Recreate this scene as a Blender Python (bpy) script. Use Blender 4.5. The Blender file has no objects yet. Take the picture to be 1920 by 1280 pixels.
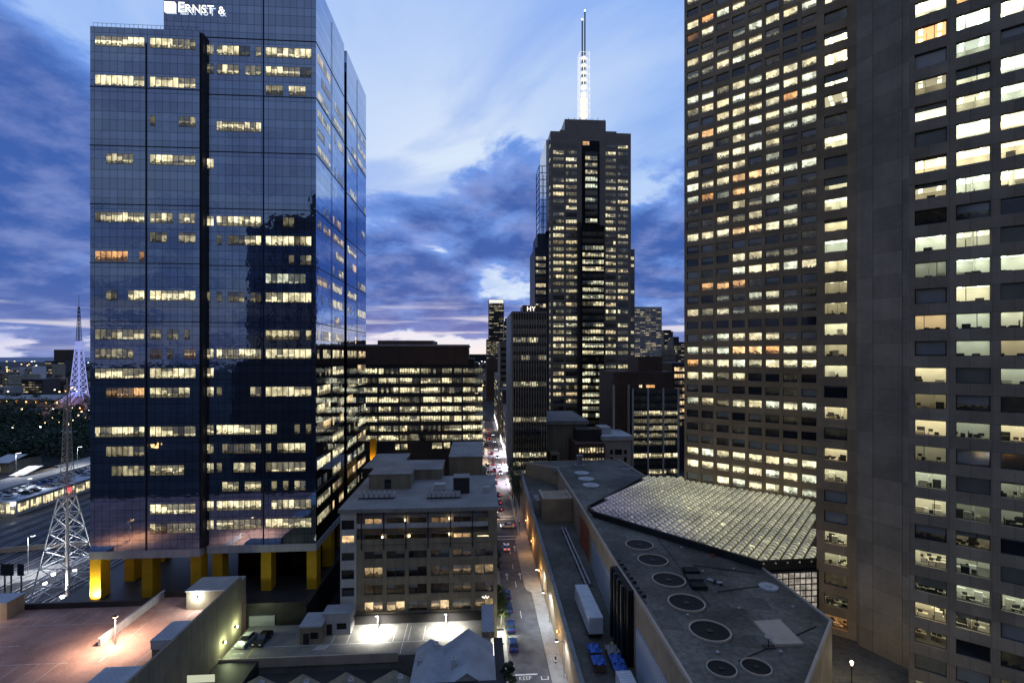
import bpy, bmesh, math, random
from mathutils import Vector
R = random.Random(11)
SC = bpy.context.scene
COL = SC.collection
rad = math.radians

# ------------------------------------------------------------------ camera
EYE = 55.0            # the photographer's height above the street
FPX = 930.0           # focal length in pixels of a 1920 wide frame
cam_d = bpy.data.cameras.new("camera")
cam = bpy.data.objects.new("camera", cam_d)
COL.objects.link(cam)
cam.location = (0, 0, EYE)
cam.rotation_euler = (rad(90), 0, 0)
cam_d.sensor_width = 36.0
cam_d.lens = FPX * 36.0 / 1920.0
cam_d.shift_y = 28.0 / 1920.0
cam_d.clip_start = 0.5
cam_d.clip_end = 60000
SC.camera = cam
SC.render.engine = 'CYCLES'
SC.view_settings.view_transform = 'Standard'
SC.view_settings.look = 'None'
SC.view_settings.exposure = 0.0
SC.view_settings.gamma = 1.0
SC.cycles.use_denoising = True
SC.cycles.max_bounces = 6
SC.cycles.sample_clamp_indirect = 3.0
SC.cycles.caustics_reflective = False
SC.cycles.caustics_refractive = False

# ------------------------------------------------------------------ node helpers
class NT:
    def __init__(s, tree):
        s.t = tree; s.n = tree.nodes; s.l = tree.links
    def node(s, typ, **kw):
        n = s.n.new(typ)
        for k, v in kw.items(): setattr(n, k, v)
        return n
    def put(s, sock, v):
        if v is None: return
        if isinstance(v, bpy.types.NodeSocket): s.l.new(v, sock)
        else: sock.default_value = v
    def m(s, op, a, b=None, c=None, clamp=False):
        n = s.node('ShaderNodeMath', operation=op, use_clamp=clamp)
        s.put(n.inputs[0], a); s.put(n.inputs[1], b); s.put(n.inputs[2], c)
        return n.outputs[0]
    def vm(s, op, a, b=None, out=0):
        n = s.node('ShaderNodeVectorMath', operation=op)
        s.put(n.inputs[0], a)
        if b is not None: s.put(n.inputs[3 if op == 'SCALE' else 1], b)
        return n.outputs[out]
    def step(s, x, lo, hi, a=0.0, b=1.0):
        n = s.node('ShaderNodeMapRange', interpolation_type='SMOOTHSTEP')
        s.put(n.inputs[0], x); s.put(n.inputs[1], lo); s.put(n.inputs[2], hi); s.put(n.inputs[3], a); s.put(n.inputs[4], b)
        return n.outputs[0]
    def mix(s, f, a, b, mode='MIX'):
        n = s.node('ShaderNodeMix', data_type='RGBA', blend_type=mode)
        s.put(n.inputs[0], f); s.put(n.inputs[6], a); s.put(n.inputs[7], b)
        return n.outputs[2]
    def noise(s, vec, scale, detail=3.0, rough=0.5, dist=0.0):
        n = s.node('ShaderNodeTexNoise')
        s.put(n.inputs['Vector'], vec); n.inputs['Scale'].default_value = scale
        n.inputs['Detail'].default_value = detail; n.inputs['Roughness'].default_value = rough
        n.inputs['Distortion'].default_value = dist
        return n.outputs[0]
    def sep(s, v):
        n = s.node('ShaderNodeSeparateXYZ'); s.put(n.inputs[0], v); return n.outputs
    def comb(s, x, y, z):
        n = s.node('ShaderNodeCombineXYZ'); s.put(n.inputs[0], x); s.put(n.inputs[1], y); s.put(n.inputs[2], z); return n.outputs[0]

# ------------------------------------------------------------------ sky
SUN_EL, SUN_AZ = 1.0, -10.0      # the sun has just gone down ahead, a little to the left of the street
world = bpy.data.worlds.new("World")
SC.world = world
world.use_nodes = True
def build_sky():
    w = NT(world.node_tree)
    w.n.clear()
    d = w.node('ShaderNodeTexCoord').outputs['Generated']
    x, y, z = w.sep(d)
    zc = w.m('MAXIMUM', z, 0.0)
    def lobe(u, v, sig):
        e = Vector(((u - 960) / FPX, 1.0, (668 - v) / FPX)).normalized()
        dot = w.vm('DOT_PRODUCT', d, tuple(e), out=1)
        return w.m('EXPONENT', w.m('DIVIDE', w.m('SUBTRACT', dot, 1.0), sig * sig))
    # clear sky: pale near the horizon, blue above, dimmer away from the sunset
    clear = w.mix(w.step(zc, 0.0, 0.16), (0.70, 0.68, 0.95, 1), (0.38, 0.60, 1.0, 1))
    clear = w.mix(w.step(zc, 0.2, 0.62), clear, (0.24, 0.45, 0.98, 1))
    glow = w.m('ADD', lobe(800, 640, 0.22), w.m('MULTIPLY', lobe(870, 330, 0.2), 0.75))
    clear = w.mix(w.m('MINIMUM', glow, 1.0), clear, (0.76, 0.88, 1.05, 1))
    clear = w.mix(w.m('MULTIPLY', w.step(zc, 0.0, 0.07, 1.0, 0.0), lobe(800, 660, 0.4)), clear, (1.1, 0.97, 0.90, 1))
    wn_ = w.noise(w.comb(w.m('MULTIPLY', w.m('ADD', w.m('DIVIDE', x, w.m('ADD', zc, 0.3)), w.m('DIVIDE', y, w.m('ADD', zc, 0.3))), 1.6), w.m('DIVIDE', w.m('SUBTRACT', y, x), w.m('ADD', zc, 0.3)), 2.0), 0.9, 7.0, 0.55, 0.5)
    clear = w.mix(w.step(wn_, 0.40, 0.70, 0.0, 0.6), clear, (0.66, 0.80, 1.05, 1))
    clear = w.mix(w.step(wn_, 0.34, 0.50, 0.55, 0.0), clear, (0.22, 0.40, 0.92, 1))
    # cloud layer, seen in perspective
    k = w.m('ADD', zc, 0.27)
    p = w.comb(w.m('DIVIDE', x, k), w.m('DIVIDE', y, k), 0.0)
    n1 = w.noise(p, 2.3, 11.0, 0.60, 0.2)
    n2 = w.noise(w.vm('ADD', p, (7.3, 2.1, 0.0)), 0.62, 3.0, 0.5, 0.2)
    cov = w.m('ADD', w.m('MULTIPLY', n1, 0.95), w.m('MULTIPLY', n2, 0.20))
    blobs = [(60, 200, .19, .20), (110, 500, .17, .17), (20, 320, .13, .13), (-60, 450, .2, .12), (740, 400, .12, .15), (850, 500, .16, .16), (1230, 440, .11, .22), (1000, 380, .09, .16),
             (1090, 70, .08, .09), (1200, 240, .09, .06), (700, 520, .13, .12), (960, 300, .07, .10), (1100, 560, .14, .10), (830, 250, .05, .10),
             (250, 10, .22, -.18), (860, 130, .26, -.20), (800, 320, .08, -.13), (60, 400, .07, -.16), (1000, 545, .06, -.10), (930, 520, .03, -.06), (830, 490, .025, -.12), (760, 545, .03, -.1), (700, 330, .05, -.1),
             (60, 612, .09, -.12), (1190, 120, .17, -.12), (1240, 330, .05, -.1)]
    for (u, v, sg, wt) in blobs:
        cov = w.m('ADD', cov, w.m('MULTIPLY', lobe(u, v, sg), wt))
    low = w.m('MULTIPLY', w.step(zc, 0.005, 0.06, 1.0, 0.0), w.m('ADD', lobe(800, 650, .30), w.m('MULTIPLY', lobe(30, 640, .2), 0.6)))
    cov = w.m('ADD', cov, w.m('MULTIPLY', low, -0.22))
    mask = w.step(cov, 0.545, 0.635)
    thick = w.step(cov, 0.56, 0.80)
    cl = w.mix(thick, (0.21, 0.40, 0.95, 1), (0.052, 0.130, 0.45, 1))
    cl = w.mix(w.step(zc, 0.0, 0.14, 0.9, 0.0), cl, (0.17, 0.22, 0.52, 1))
    det = w.noise(p, 4.2, 6.0, 0.6)
    cl = w.mix(w.step(det, 0.42, 0.70, 0.0, 0.5), cl, (0.34, 0.42, 0.80, 1))
    sky = w.mix(mask, clear, cl)
    # thin bright gaps low over the sea
    gap = w.m('MULTIPLY', w.step(w.noise(w.comb(w.m('MULTIPLY', x, 2.0), 0.0, w.m('MULTIPLY', z, 30.0)), 1.6, 4.0, 0.5), 0.5, 0.62),
              w.m('MULTIPLY', w.step(z, 0.0, 0.03), w.step(z, 0.06, 0.13, 1.0, 0.0)))
    sky = w.mix(w.m('MULTIPLY', gap, 0.75), sky, (0.95, 0.90, 0.98, 1))
    # away from the sunset the dusk sky is darker
    side = w.m('MULTIPLY_ADD', y, 0.5, 0.5)
    dim = w.step(side, 0.12, 0.72, 0.0, 1.0)
    rear = w.mix(0.55, w.vm('SCALE', sky, 0.40), w.mix(w.step(zc, 0.0, 0.5), (0.065, 0.077, 0.115, 1), (0.21, 0.23, 0.275, 1)))
    sky = w.mix(dim, rear, sky)
    nish = w.node('ShaderNodeTexSky', sky_type='NISHITA')
    nish.sun_disc = False
    nish.sun_elevation = rad(SUN_EL); nish.sun_rotation = rad(SUN_AZ)
    b1 = w.node('ShaderNodeBackground'); w.put(b1.inputs[0], nish.outputs[0]); b1.inputs[1].default_value = 0.003
    b2 = w.node('ShaderNodeBackground'); w.put(b2.inputs[0], sky); b2.inputs[1].default_value = 0.92
    ad = w.node('ShaderNodeAddShader'); w.l.new(b1.outputs[0], ad.inputs[0]); w.l.new(b2.outputs[0], ad.inputs[1])
    out = w.node('ShaderNodeOutputWorld'); w.l.new(ad.outputs[0], out.inputs[0])
build_sky()
world.cycles.sampling_method = 'MANUAL'
world.cycles.sample_map_resolution = 1024

sun_d = bpy.data.lights.new("sun", 'SUN')
sun_d.energy = 0.05; sun_d.angle = rad(12); sun_d.color = (1.0, 0.82, 0.68)
sun = bpy.data.objects.new("sun", sun_d); COL.objects.link(sun)
sun.rotation_euler = (rad(90 - 4.0), 0, rad(180 - SUN_AZ))

# ------------------------------------------------------------------ frames of reference
# 'S' follows the street (4 degrees), 'C' follows the two brown towers (turned 39 degrees), 'W' is the world
ANG = {'S': rad(4.0), 'C': rad(-39.2), 'W': 0.0}
def to_w(fr, p, q):
    c, s = math.cos(ANG[fr]), math.sin(ANG[fr])
    return (p * c - q * s, p * s + q * c)
def from_w(fr, X, Y):
    c, s = math.cos(ANG[fr]), math.sin(ANG[fr])
    return (X * c + Y * s, -X * s + Y * c)
def pu(fr, u, q):      # where the sight line u crosses the vertical plane q = const
    c, s = math.cos(ANG[fr]), math.sin(ANG[fr]); r = (u - 960) / FPX
    return q * (s + r * c) / (c - r * s)
def qu(fr, u, p):      # where the sight line u crosses the vertical plane p = const
    c, s = math.cos(ANG[fr]), math.sin(ANG[fr]); r = (u - 960) / FPX
    return p * (c - r * s) / (s + r * c)
def zv(v, Y): return EYE + (668 - v) * Y / FPX
def gp(u, v, z=0.0):   # point of the level z on a sight line
    Y = FPX * (EYE - z) / (v - 668); return ((u - 960) * Y / FPX, Y)
def ps(fr, u, v, z=0.0): return from_w(fr, *gp(u, v, z))
def project(X, Y, Z):
    if Y < 1: return None
    return (960 + FPX * X / Y, 668 - FPX * (Z - EYE) / Y, Y)

# ------------------------------------------------------------------ mesh builder
class MB:
    def __init__(s): s.v = []; s.f = []; s.uv = []; s.wa = []; s.mi = []
    def face(s, pts, uv=None, wa=None, mi=0):
        b = len(s.v); s.v += [tuple(p) for p in pts]; s.f.append(tuple(range(b, b + len(pts))))
        s.uv += uv if uv else [(0, 0)] * len(pts)
        s.wa += [wa or (0, 0, 0, 0)] * len(pts); s.mi.append(mi)
    def box(s, x0, x1, y0, y1, z0, z1, mi=0, skip=''):
        if x0 > x1: x0, x1 = x1, x0
        if y0 > y1: y0, y1 = y1, y0
        P = [(x0, y0, z0), (x1, y0, z0), (x1, y1, z0), (x0, y1, z0), (x0, y0, z1), (x1, y0, z1), (x1, y1, z1), (x0, y1, z1)]
        for k, q in (('b', (3, 2, 1, 0)), ('t', (4, 5, 6, 7)), ('f', (0, 1, 5, 4)), ('r', (1, 2, 6, 5)), ('k', (2, 3, 7, 6)), ('l', (3, 0, 4, 7))):
            if k not in skip: s.face([P[i] for i in q], mi=mi)
    def prism(s, pts, z0, z1, mi=0, top=True, bottom=False, skip=(), mt=None):
        n = len(pts)
        for i in range(n):
            if i in skip: continue
            a, b = pts[i], pts[(i + 1) % n]
            s.face([(a[0], a[1], z0), (b[0], b[1], z0), (b[0], b[1], z1), (a[0], a[1], z1)], mi=mi)
        if top: s.face([(p[0], p[1], z1) for p in pts], mi=mi if mt is None else mt)
        if bottom: s.face([(p[0], p[1], z0) for p in reversed(pts)], mi=mi)
    def cyl(s, x, y, z0, z1, r, n=12, r1=None, mi=0, cap=True):
        r1 = r if r1 is None else r1
        A = [(x + r * math.cos(2 * math.pi * i / n), y + r * math.sin(2 * math.pi * i / n), z0) for i in range(n)]
        B = [(x + r1 * math.cos(2 * math.pi * i / n), y + r1 * math.sin(2 * math.pi * i / n), z1) for i in range(n)]
        for i in range(n):
            j = (i + 1) % n; s.face([A[i], A[j], B[j], B[i]], mi=mi)
        if cap: s.face(B, mi=mi); s.face(A[::-1], mi=mi)
    def bar(s, a, b, r, n=4, r1=None, mi=0):
        a, b = Vector(a), Vector(b); d = (b - a).normalized()
        up = Vector((0, 0, 1)) if abs(d.z) < 0.95 else Vector((1, 0, 0))
        e = d.cross(up).normalized(); g = e.cross(d); r1 = r if r1 is None else r1
        A = []; B = []
        for i in range(n):
            t = 2 * math.pi * (i + 0.5) / n; o = e * math.cos(t) + g * math.sin(t)
            A.append(a + o * r); B.append(b + o * r1)
        for i in range(n):
            j = (i + 1) % n; s.face([A[j], A[i], B[i], B[j]], mi=mi)
        s.face(A, mi=mi); s.face(B[::-1], mi=mi)
    def ext(s, o):
        b = len(s.v); s.v += o.v; s.f += [tuple(i + b for i in f) for f in o.f]; s.uv += o.uv; s.wa += o.wa; s.mi += o.mi
    def mesh(s, name, mats, off=(0, 0, 0), smooth=False, attr=False):
        me = bpy.data.meshes.new(name)
        me.from_pydata([(p[0] - off[0], p[1] - off[1], p[2] - off[2]) for p in s.v], [], s.f)
        for m in (mats if isinstance(mats, (list, tuple)) else [mats]): me.materials.append(m)
        me.polygons.foreach_set('material_index', s.mi)
        if smooth: me.polygons.foreach_set('use_smooth', [True] * len(s.f))
        if attr:
            u = me.uv_layers.new(name='UVMap'); u.data.foreach_set('uv', [c for p in s.uv for c in p])
            a = me.attributes.new('wa', 'FLOAT_COLOR', 'POINT'); a.data.foreach_set('color', [c for p in s.wa for c in p])
        me.update()
        return me
    def build(s, name, mats, root=None, smooth=False, attr=False, parent=None, off=None):
        """a part: its coordinates are in the frame of its thing and are moved to the thing's base"""
        if off is None: off = OFF.get(root.name, (0, 0, 0)) if root else (0, 0, 0)
        o = bpy.data.objects.new(name, s.mesh(name, mats, off, smooth, attr))
        COL.objects.link(o)
        if parent or root: o.parent = parent or root
        return o

OFF = {}; FRM = {}
def tag(o, label=None, cat=None, group=None, kind=None):
    if label: o['label'] = label
    if cat: o['category'] = cat
    if group: o['group'] = group
    if kind: o['kind'] = kind
    return o
def thing(name, label, cat, fr, p, q, z=0.0, group=None, rot=0.0):
    o = bpy.data.objects.new(name, None); COL.objects.link(o)
    X, Y = to_w(fr, p, q)
    o.location = (X, Y, z); o.rotation_euler = (0, 0, ANG[fr] + rot); o.empty_display_size = 0.5
    OFF[o.name] = (p, q, z) if rot == 0.0 else (0, 0, 0); FRM[o.name] = fr
    return tag(o, label, cat, group)
def solo(name, mb, mats, label, cat, fr, p, q, z=0.0, group=None, kind=None, smooth=False, attr=False, local=False, rot=0.0):
    """a thing that is one mesh"""
    me = mb.mesh(name, mats, (0, 0, 0) if local else (p, q, z), smooth, attr)
    o = bpy.data.objects.new(name, me); COL.objects.link(o)
    X, Y = to_w(fr, p, q); o.location = (X, Y, z); o.rotation_euler = (0, 0, ANG[fr] + rot)
    return tag(o, label, cat, group, kind)
def copy_tree(o, parent=None):
    c = o.copy(); COL.objects.link(c)
    if parent: c.parent = parent
    for ch in list(o.children): copy_tree(ch, c)
    return c
def place(o, fr, p, q, z, rz=0.0):
    X, Y = to_w(fr, p, q); o.location = (X, Y, z); o.rotation_euler = (0, 0, ANG[fr] + rz)
    return o

# ------------------------------------------------------------------ materials
def mat(name, base, rough=0.8, metal=0.0, var=0.18, scale=0.25, spec=0.3, seams=None, streak=0.0, emit=None, estr=0.0, fine=0.0):
    m = bpy.data.materials.new(name); m.use_nodes = True
    w = NT(m.node_tree); w.n.clear()
    out = w.node('ShaderNodeOutputMaterial'); b = w.node('ShaderNodeBsdfPrincipled')
    w.l.new(b.outputs[0], out.inputs[0])
    co = w.node('ShaderNodeTexCoord').outputs['Object']
    c = (base[0], base[1], base[2], 1)
    n = w.noise(co, scale, 5.0, 0.6)
    col = w.mix(1.0, c, w.node('ShaderNodeCombineColor').outputs[0], 'MULTIPLY') if False else c
    f = w.step(n, 0.3, 0.7, 1.0 - var, 1.0 + var)
    if fine:
        f = w.m('MULTIPLY', f, w.step(w.noise(co, scale * 14, 4.0, 0.65), 0.3, 0.7, 1.0 - fine, 1.0 + fine))
    x, y, z = w.sep(co)
    if streak:
        sn = w.noise(w.comb(w.m('MULTIPLY', x, 1.2), w.m('MULTIPLY', y, 1.2), w.m('MULTIPLY', z, 0.06)), 1.0, 4.0, 0.6)
        f = w.m('MULTIPLY', f, w.step(sn, 0.35, 0.65, 1.0 - streak, 1.0 + streak * 0.5))
    if seams:
        dx, dz, wd, dk = seams
        h = w.m('ADD', x, y)
        def line(v, dd):
            fr = w.m('FRACT', w.m('DIVIDE', v, dd)); return w.m('LESS_THAN', fr, wd / dd)
        ln = w.m('MAXIMUM', line(h, dx) if dx else 0.0, line(z, dz) if dz else 0.0)
        f = w.m('MULTIPLY', f, w.m('MULTIPLY_ADD', ln, -dk, 1.0))
        if dx and dz:
            wn = w.node('ShaderNodeTexWhiteNoise', noise_dimensions='2D')
            w.put(wn.inputs['Vector'], w.comb(w.m('FLOOR', w.m('DIVIDE', h, dx)), w.m('FLOOR', w.m('DIVIDE', z, dz)), 0.0))
            f = w.m('MULTIPLY', f, w.m('MULTIPLY_ADD', wn.outputs[0], 0.34, 0.83))
    col = w.vm('SCALE', c[:3], f)
    w.put(b.inputs['Base Color'], col)
    b.inputs['Roughness'].default_value = rough; b.inputs['Metallic'].default_value = metal
    b.inputs['Specular IOR Level'].default_value = spec
    if emit:
        b.inputs['Emission Color'].default_value = (*emit, 1); b.inputs['Emission Strength'].default_value = estr
    return m
def glow(name, col, strength, sample=False):
    m = bpy.data.materials.new(name); m.use_nodes = True
    w = NT(m.node_tree); w.n.clear()
    out = w.node('ShaderNodeOutputMaterial'); e = w.node('ShaderNodeEmission')
    e.inputs[0].default_value = (*col, 1); e.inputs[1].default_value = strength
    w.l.new(e.outputs[0], out.inputs[0])
    m.cycles.emission_sampling = 'AUTO' if sample else 'NONE'
    return m
def curtain_glass(name, base, dx, dz, zo, line=0.45, rough=0.03):
    """reflective curtain wall with a grid of pane joints"""
    m = bpy.data.materials.new(name); m.use_nodes = True
    w = NT(m.node_tree); w.n.clear()
    out = w.node('ShaderNodeOutputMaterial'); b = w.node('ShaderNodeBsdfPrincipled'); w.l.new(b.outputs[0], out.inputs[0])
    co = w.node('ShaderNodeTexCoord').outputs['Object']
    x, y, z = w.sep(co); h = w.m('ADD', x, y); zz = w.m('ADD', z, zo)
    fx = w.m('FRACT', w.m('DIVIDE', h, dx)); fz = w.m('FRACT', w.m('DIVIDE', zz, dz))
    ln = w.m('MAXIMUM', w.m('LESS_THAN', fx, 0.09), w.m('MAXIMUM', w.m('LESS_THAN', fz, 0.035), w.m('MULTIPLY', w.m('GREATER_THAN', fz, 0.57), w.m('LESS_THAN', fz, 0.605))))
    wn = w.node('ShaderNodeTexWhiteNoise', noise_dimensions='2D')
    w.put(wn.inputs['Vector'], w.comb(w.m('FLOOR', w.m('DIVIDE', h, dx)), w.m('FLOOR', w.m('DIVIDE', zz, dz)), 0.0))
    span = w.m('MULTIPLY', w.m('GREATER_THAN', fz, 0.58), 0.12)
    f = w.m('MULTIPLY', w.m('MULTIPLY_ADD', ln, -line, 1.0), w.m('ADD', w.m('MULTIPLY_ADD', wn.outputs[0], 0.14, 0.9), span))
    w.put(b.inputs['Base Color'], w.vm('SCALE', base, f))
    b.inputs['Metallic'].default_value = 1.0; b.inputs['Roughness'].default_value = rough
    bp = w.node('ShaderNodeBump'); bp.inputs['Strength'].default_value = 0.06; bp.inputs['Distance'].default_value = 0.3
    w.put(bp.inputs['Height'], w.noise(co, 0.45, 2.0, 0.5)); w.l.new(bp.outputs[0], b.inputs['Normal'])
    return m
def window_mat(name, gain=1.25, tint=0.0, refl=(0.12, 0.13, 0.15)):
    """a pane of glass with a room behind: attribute wa = (light, hue, blind, seed)"""
    m = bpy.data.materials.new(name); m.use_nodes = True
    w = NT(m.node_tree); w.n.clear()
    out = w.node('ShaderNodeOutputMaterial'); b = w.node('ShaderNodeBsdfPrincipled'); w.l.new(b.outputs[0], out.inputs[0])
    at = w.node('ShaderNodeAttribute', attribute_name='wa')
    sc = w.node('ShaderNodeSeparateColor'); w.l.new(at.outputs['Color'], sc.inputs[0])
    lit, hue, blind = sc.outputs; seed = at.outputs['Alpha']
    u, v, _ = w.sep(w.node('ShaderNodeTexCoord').outputs['UV'])
    s50 = w.m('MULTIPLY', seed, 57.0)
    ox, oy, oz = w.sep(w.node('ShaderNodeTexCoord').outputs['Object']); hh_ = w.m('ADD', ox, oy)
    uq = w.m('FLOOR', w.m('MULTIPLY', hh_, 2.6)); vq = w.m('FLOOR', w.m('MULTIPLY', v, 8.0))
    n1 = w.m('ADD', w.m('MULTIPLY', w.noise(w.comb(w.m('MULTIPLY', uq, 0.42), w.m('MULTIPLY', vq, 0.30), s50), 1.7, 3.0, 0.6), 0.72), w.m('MULTIPLY', w.noise(w.comb(w.m('MULTIPLY', hh_, 1.3), w.m('MULTIPLY', v, 2.6), s50), 2.2, 4.0, 0.62), 0.28))
    cell = w.node('ShaderNodeTexWhiteNoise', noise_dimensions='2D'); w.put(cell.inputs['Vector'], w.comb(w.m('FLOOR', w.m('MULTIPLY', u, 3.0)), w.m('FLOOR', s50), 0.0))
    n2 = w.noise(w.comb(w.m('MULTIPLY', hh_, 0.42), w.m('MULTIPLY', v, 1.0), w.m('ADD', s50, 9.0)), 1.3, 2.0)
    thr = w.m('MULTIPLY_ADD', v, 0.62, w.m('MULTIPLY_ADD', w.m('FRACT', w.m('MULTIPLY', seed, 7.7)), 0.22, 0.22))
    furn = w.step(w.m('SUBTRACT', n1, thr), -0.015, 0.035)
    wall = w.step(n2, 0.36, 0.64, 0.55, 1.12)
    # strips of lamps on the ceiling
    sl = w.m('FRACT', w.m('ADD', w.m('MULTIPLY_ADD', hh_, 0.42, w.m('MULTIPLY', v, 1.1)), s50))
    lamp = w.m('MULTIPLY', w.m('LESS_THAN', sl, 0.14), w.step(v, 0.62, 0.72))
    wall = w.m('MULTIPLY', wall, w.m('MULTIPLY_ADD', cell.outputs[0], 0.55, 0.65))
    room = w.m('MULTIPLY', w.m('MULTIPLY', wall, w.m('MULTIPLY_ADD', furn, -0.86, 1.0)), w.m('MULTIPLY_ADD', lamp, 0.7, 1.0))
    bl = w.m('GREATER_THAN', v, w.m('SUBTRACT', 1.0, blind))
    e = w.m('MULTIPLY', w.m('MULTIPLY', lit, gain), w.m('MULTIPLY', room, w.m('MULTIPLY_ADD', bl, -0.84, 1.0)))
    # small sparks in rooms that are nearly dark
    vo = w.node('ShaderNodeTexVoronoi'); vo.inputs['Scale'].default_value = 3.1
    w.put(vo.inputs['Vector'], w.comb(w.m('MULTIPLY', u, 2.0), w.m('MULTIPLY', v, 1.3), s50))
    spark = w.m('MULTIPLY', w.m('LESS_THAN', vo.outputs['Distance'], 0.13), w.m('MULTIPLY', w.step(lit, 0.02, 0.12), w.m('GREATER_THAN', w.m('FRACT', w.m('MULTIPLY', seed, 31.0)), 0.45)))
    e = w.m('ADD', e, w.m('MULTIPLY', spark, 0.35))
    edge = w.m('MULTIPLY', w.m('MULTIPLY', w.m('GREATER_THAN', u, 0.035), w.m('LESS_THAN', u, 0.965)), w.m('MULTIPLY', w.m('GREATER_THAN', v, 0.05), w.m('LESS_THAN', v, 0.96)))
    e = w.m('MULTIPLY', e, edge)
    col = w.mix(w.step(hue, 0.0, 0.5), (0.86, 1.0, 0.80, 1), (1.0, 0.86, 0.50, 1))
    col = w.mix(w.step(hue, 0.5, 1.0), col, (1.0, 0.47, 0.16, 1))
    w.put(b.inputs['Emission Color'], col); w.put(b.inputs['Emission Strength'], e)
    base = w.mix(w.m('MULTIPLY', bl, edge), (0.012, 0.014, 0.018, 1), (0.20, 0.22, 0.24, 1))
    w.put(b.inputs['Base Color'], base)
    b.inputs['Roughness'].default_value = 0.06; b.inputs['Specular IOR Level'].default_value = 0.9
    b.inputs['IOR'].default_value = 1.6
    m.cycles.emission_sampling = 'NONE'
    return m

M = {}
M['asphalt'] = mat('asphalt', (0.085, 0.085, 0.095), 0.75, var=0.3, scale=0.35, fine=0.15)
M['land'] = mat('land', (0.028, 0.030, 0.030), 0.95, var=0.4, scale=0.02)
M['paving'] = mat('paving', (0.27, 0.26, 0.25), 0.8, var=0.15, scale=0.6, seams=(1.2, None, 0.04, 0.3))
M['yard'] = mat('yard', (0.045, 0.045, 0.055), 0.9, var=0.4, scale=0.12, fine=0.3)
M['sea'] = mat('sea', (0.06, 0.075, 0.11), 0.35, var=0.1, scale=0.002)
M['roof_felt'] = mat('roof_felt', (0.125, 0.115, 0.095), 0.9, var=0.28, scale=0.12, fine=0.22)
M['roof_pale'] = mat('roof_pale', (0.25, 0.24, 0.235), 0.85, var=0.18, scale=0.15, fine=0.15)
M['roof_slate'] = mat('roof_slate', (0.38, 0.40, 0.44), 0.6, var=0.15, scale=0.3, seams=(0.7, None, 0.05, 0.25))
M['podium_felt'] = mat('podium_felt', (0.125, 0.115, 0.095), 0.7, var=0.5, scale=0.09, fine=0.3, seams=(3.4, None, 0.09, 0.3))
M['bay_mark'] = mat('worn_bay_marking', (0.46, 0.38, 0.36), 0.8, var=0.3, scale=1.2)
M['brown'] = mat('brown_concrete', (0.335, 0.245, 0.155), 0.85, var=0.14, scale=0.15, streak=0.06, fine=0.05, seams=(4.3, 3.65, 0.05, 0.25))
M['brown_panel'] = mat('brown_panel', (0.29, 0.24, 0.18), 0.85, var=0.16, scale=0.2, streak=0.05, fine=0.06, seams=(2.1, 3.65, 0.07, 0.35))
M['tan'] = mat('tan_concrete', (0.36, 0.275, 0.19), 0.85, var=0.15, scale=0.3, streak=0.08, fine=0.08)
M['beige'] = mat('beige_coping', (0.46, 0.38, 0.30), 0.8, var=0.1, scale=0.4)
M['grey'] = mat('grey_concrete', (0.25, 0.215, 0.155), 0.9, var=0.12, scale=0.3, streak=0.15, fine=0.06)
M['pale'] = mat('pale_render', (0.48, 0.47, 0.47), 0.85, var=0.08, scale=0.4, streak=0.1)
M['dark'] = mat('dark_cladding', (0.035, 0.033, 0.035), 0.5, var=0.2, scale=0.3)
M['darkbrown'] = mat('dark_brown_cladding', (0.10, 0.06, 0.045), 0.6, var=0.15, scale=0.2, seams=(7.0, None, 0.2, 0.4))
M['granite'] = mat('granite', (0.215, 0.18, 0.155), 0.4, var=0.1, scale=0.2, seams=(None, 3.9, 0.15, 0.3), spec=0.5)
M['metal'] = mat('galvanised_metal', (0.42, 0.43, 0.45), 0.45, 0.6, var=0.12, scale=0.8)
M['darkmetal'] = mat('dark_metal', (0.04, 0.04, 0.045), 0.45, 0.4)
M['black'] = mat('black_grille', (0.010, 0.010, 0.011), 0.7, seams=(0.35, None, 0.1, 0.5))
M['white'] = mat('white_paint', (0.72, 0.73, 0.75), 0.5, var=0.06)
M['marking'] = mat('road_marking', (0.66, 0.66, 0.64), 0.7, var=0.25, scale=2.0)
M['ymark'] = mat('yellow_marking', (0.62, 0.50, 0.06), 0.7, var=0.25, scale=2.0)
M['yellow'] = mat('yellow_column_paint', (0.62, 0.34, 0.015), 0.55, var=0.08, scale=0.5, seams=(None, 2.4, 0.05, 0.2))
M['deck_red'] = mat('pinkish_deck', (0.34, 0.20, 0.165), 0.85, var=0.22, scale=0.22, fine=0.12)
M['deck_grey'] = mat('grey_deck', (0.21, 0.205, 0.19), 0.85, var=0.2, scale=0.3, fine=0.12)
M['brick'] = mat('red_brick', (0.36, 0.10, 0.05), 0.9, seams=(0.6, 0.3, 0.04, 0.5))
M['corr'] = mat('pale_corrugated', (0.40, 0.43, 0.50), 0.55, var=0.08, seams=(0.9, None, 0.16, 0.35))
M['trailer'] = mat('trailer_white', (0.55, 0.58, 0.62), 0.5, var=0.1, scale=0.5, seams=(1.2, None, 0.05, 0.15))
M['tarp'] = mat('blue_tarpaulin', (0.045, 0.12, 0.42), 0.5, var=0.35, scale=1.3)
M['rust'] = mat('brown_steel', (0.16, 0.10, 0.07), 0.7)
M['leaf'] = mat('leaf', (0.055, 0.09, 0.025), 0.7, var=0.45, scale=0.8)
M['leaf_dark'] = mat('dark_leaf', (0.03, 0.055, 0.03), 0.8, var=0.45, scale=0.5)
M['bark'] = mat('bark', (0.08, 0.055, 0.04), 0.95)
M['rubber'] = mat('rubber', (0.015, 0.015, 0.016), 0.85)
M['carglass'] = mat('car_glass', (0.012, 0.014, 0.018), 0.06, spec=0.8)
M['chrome'] = mat('rim_metal', (0.5, 0.5, 0.52), 0.3, 0.9)
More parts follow.
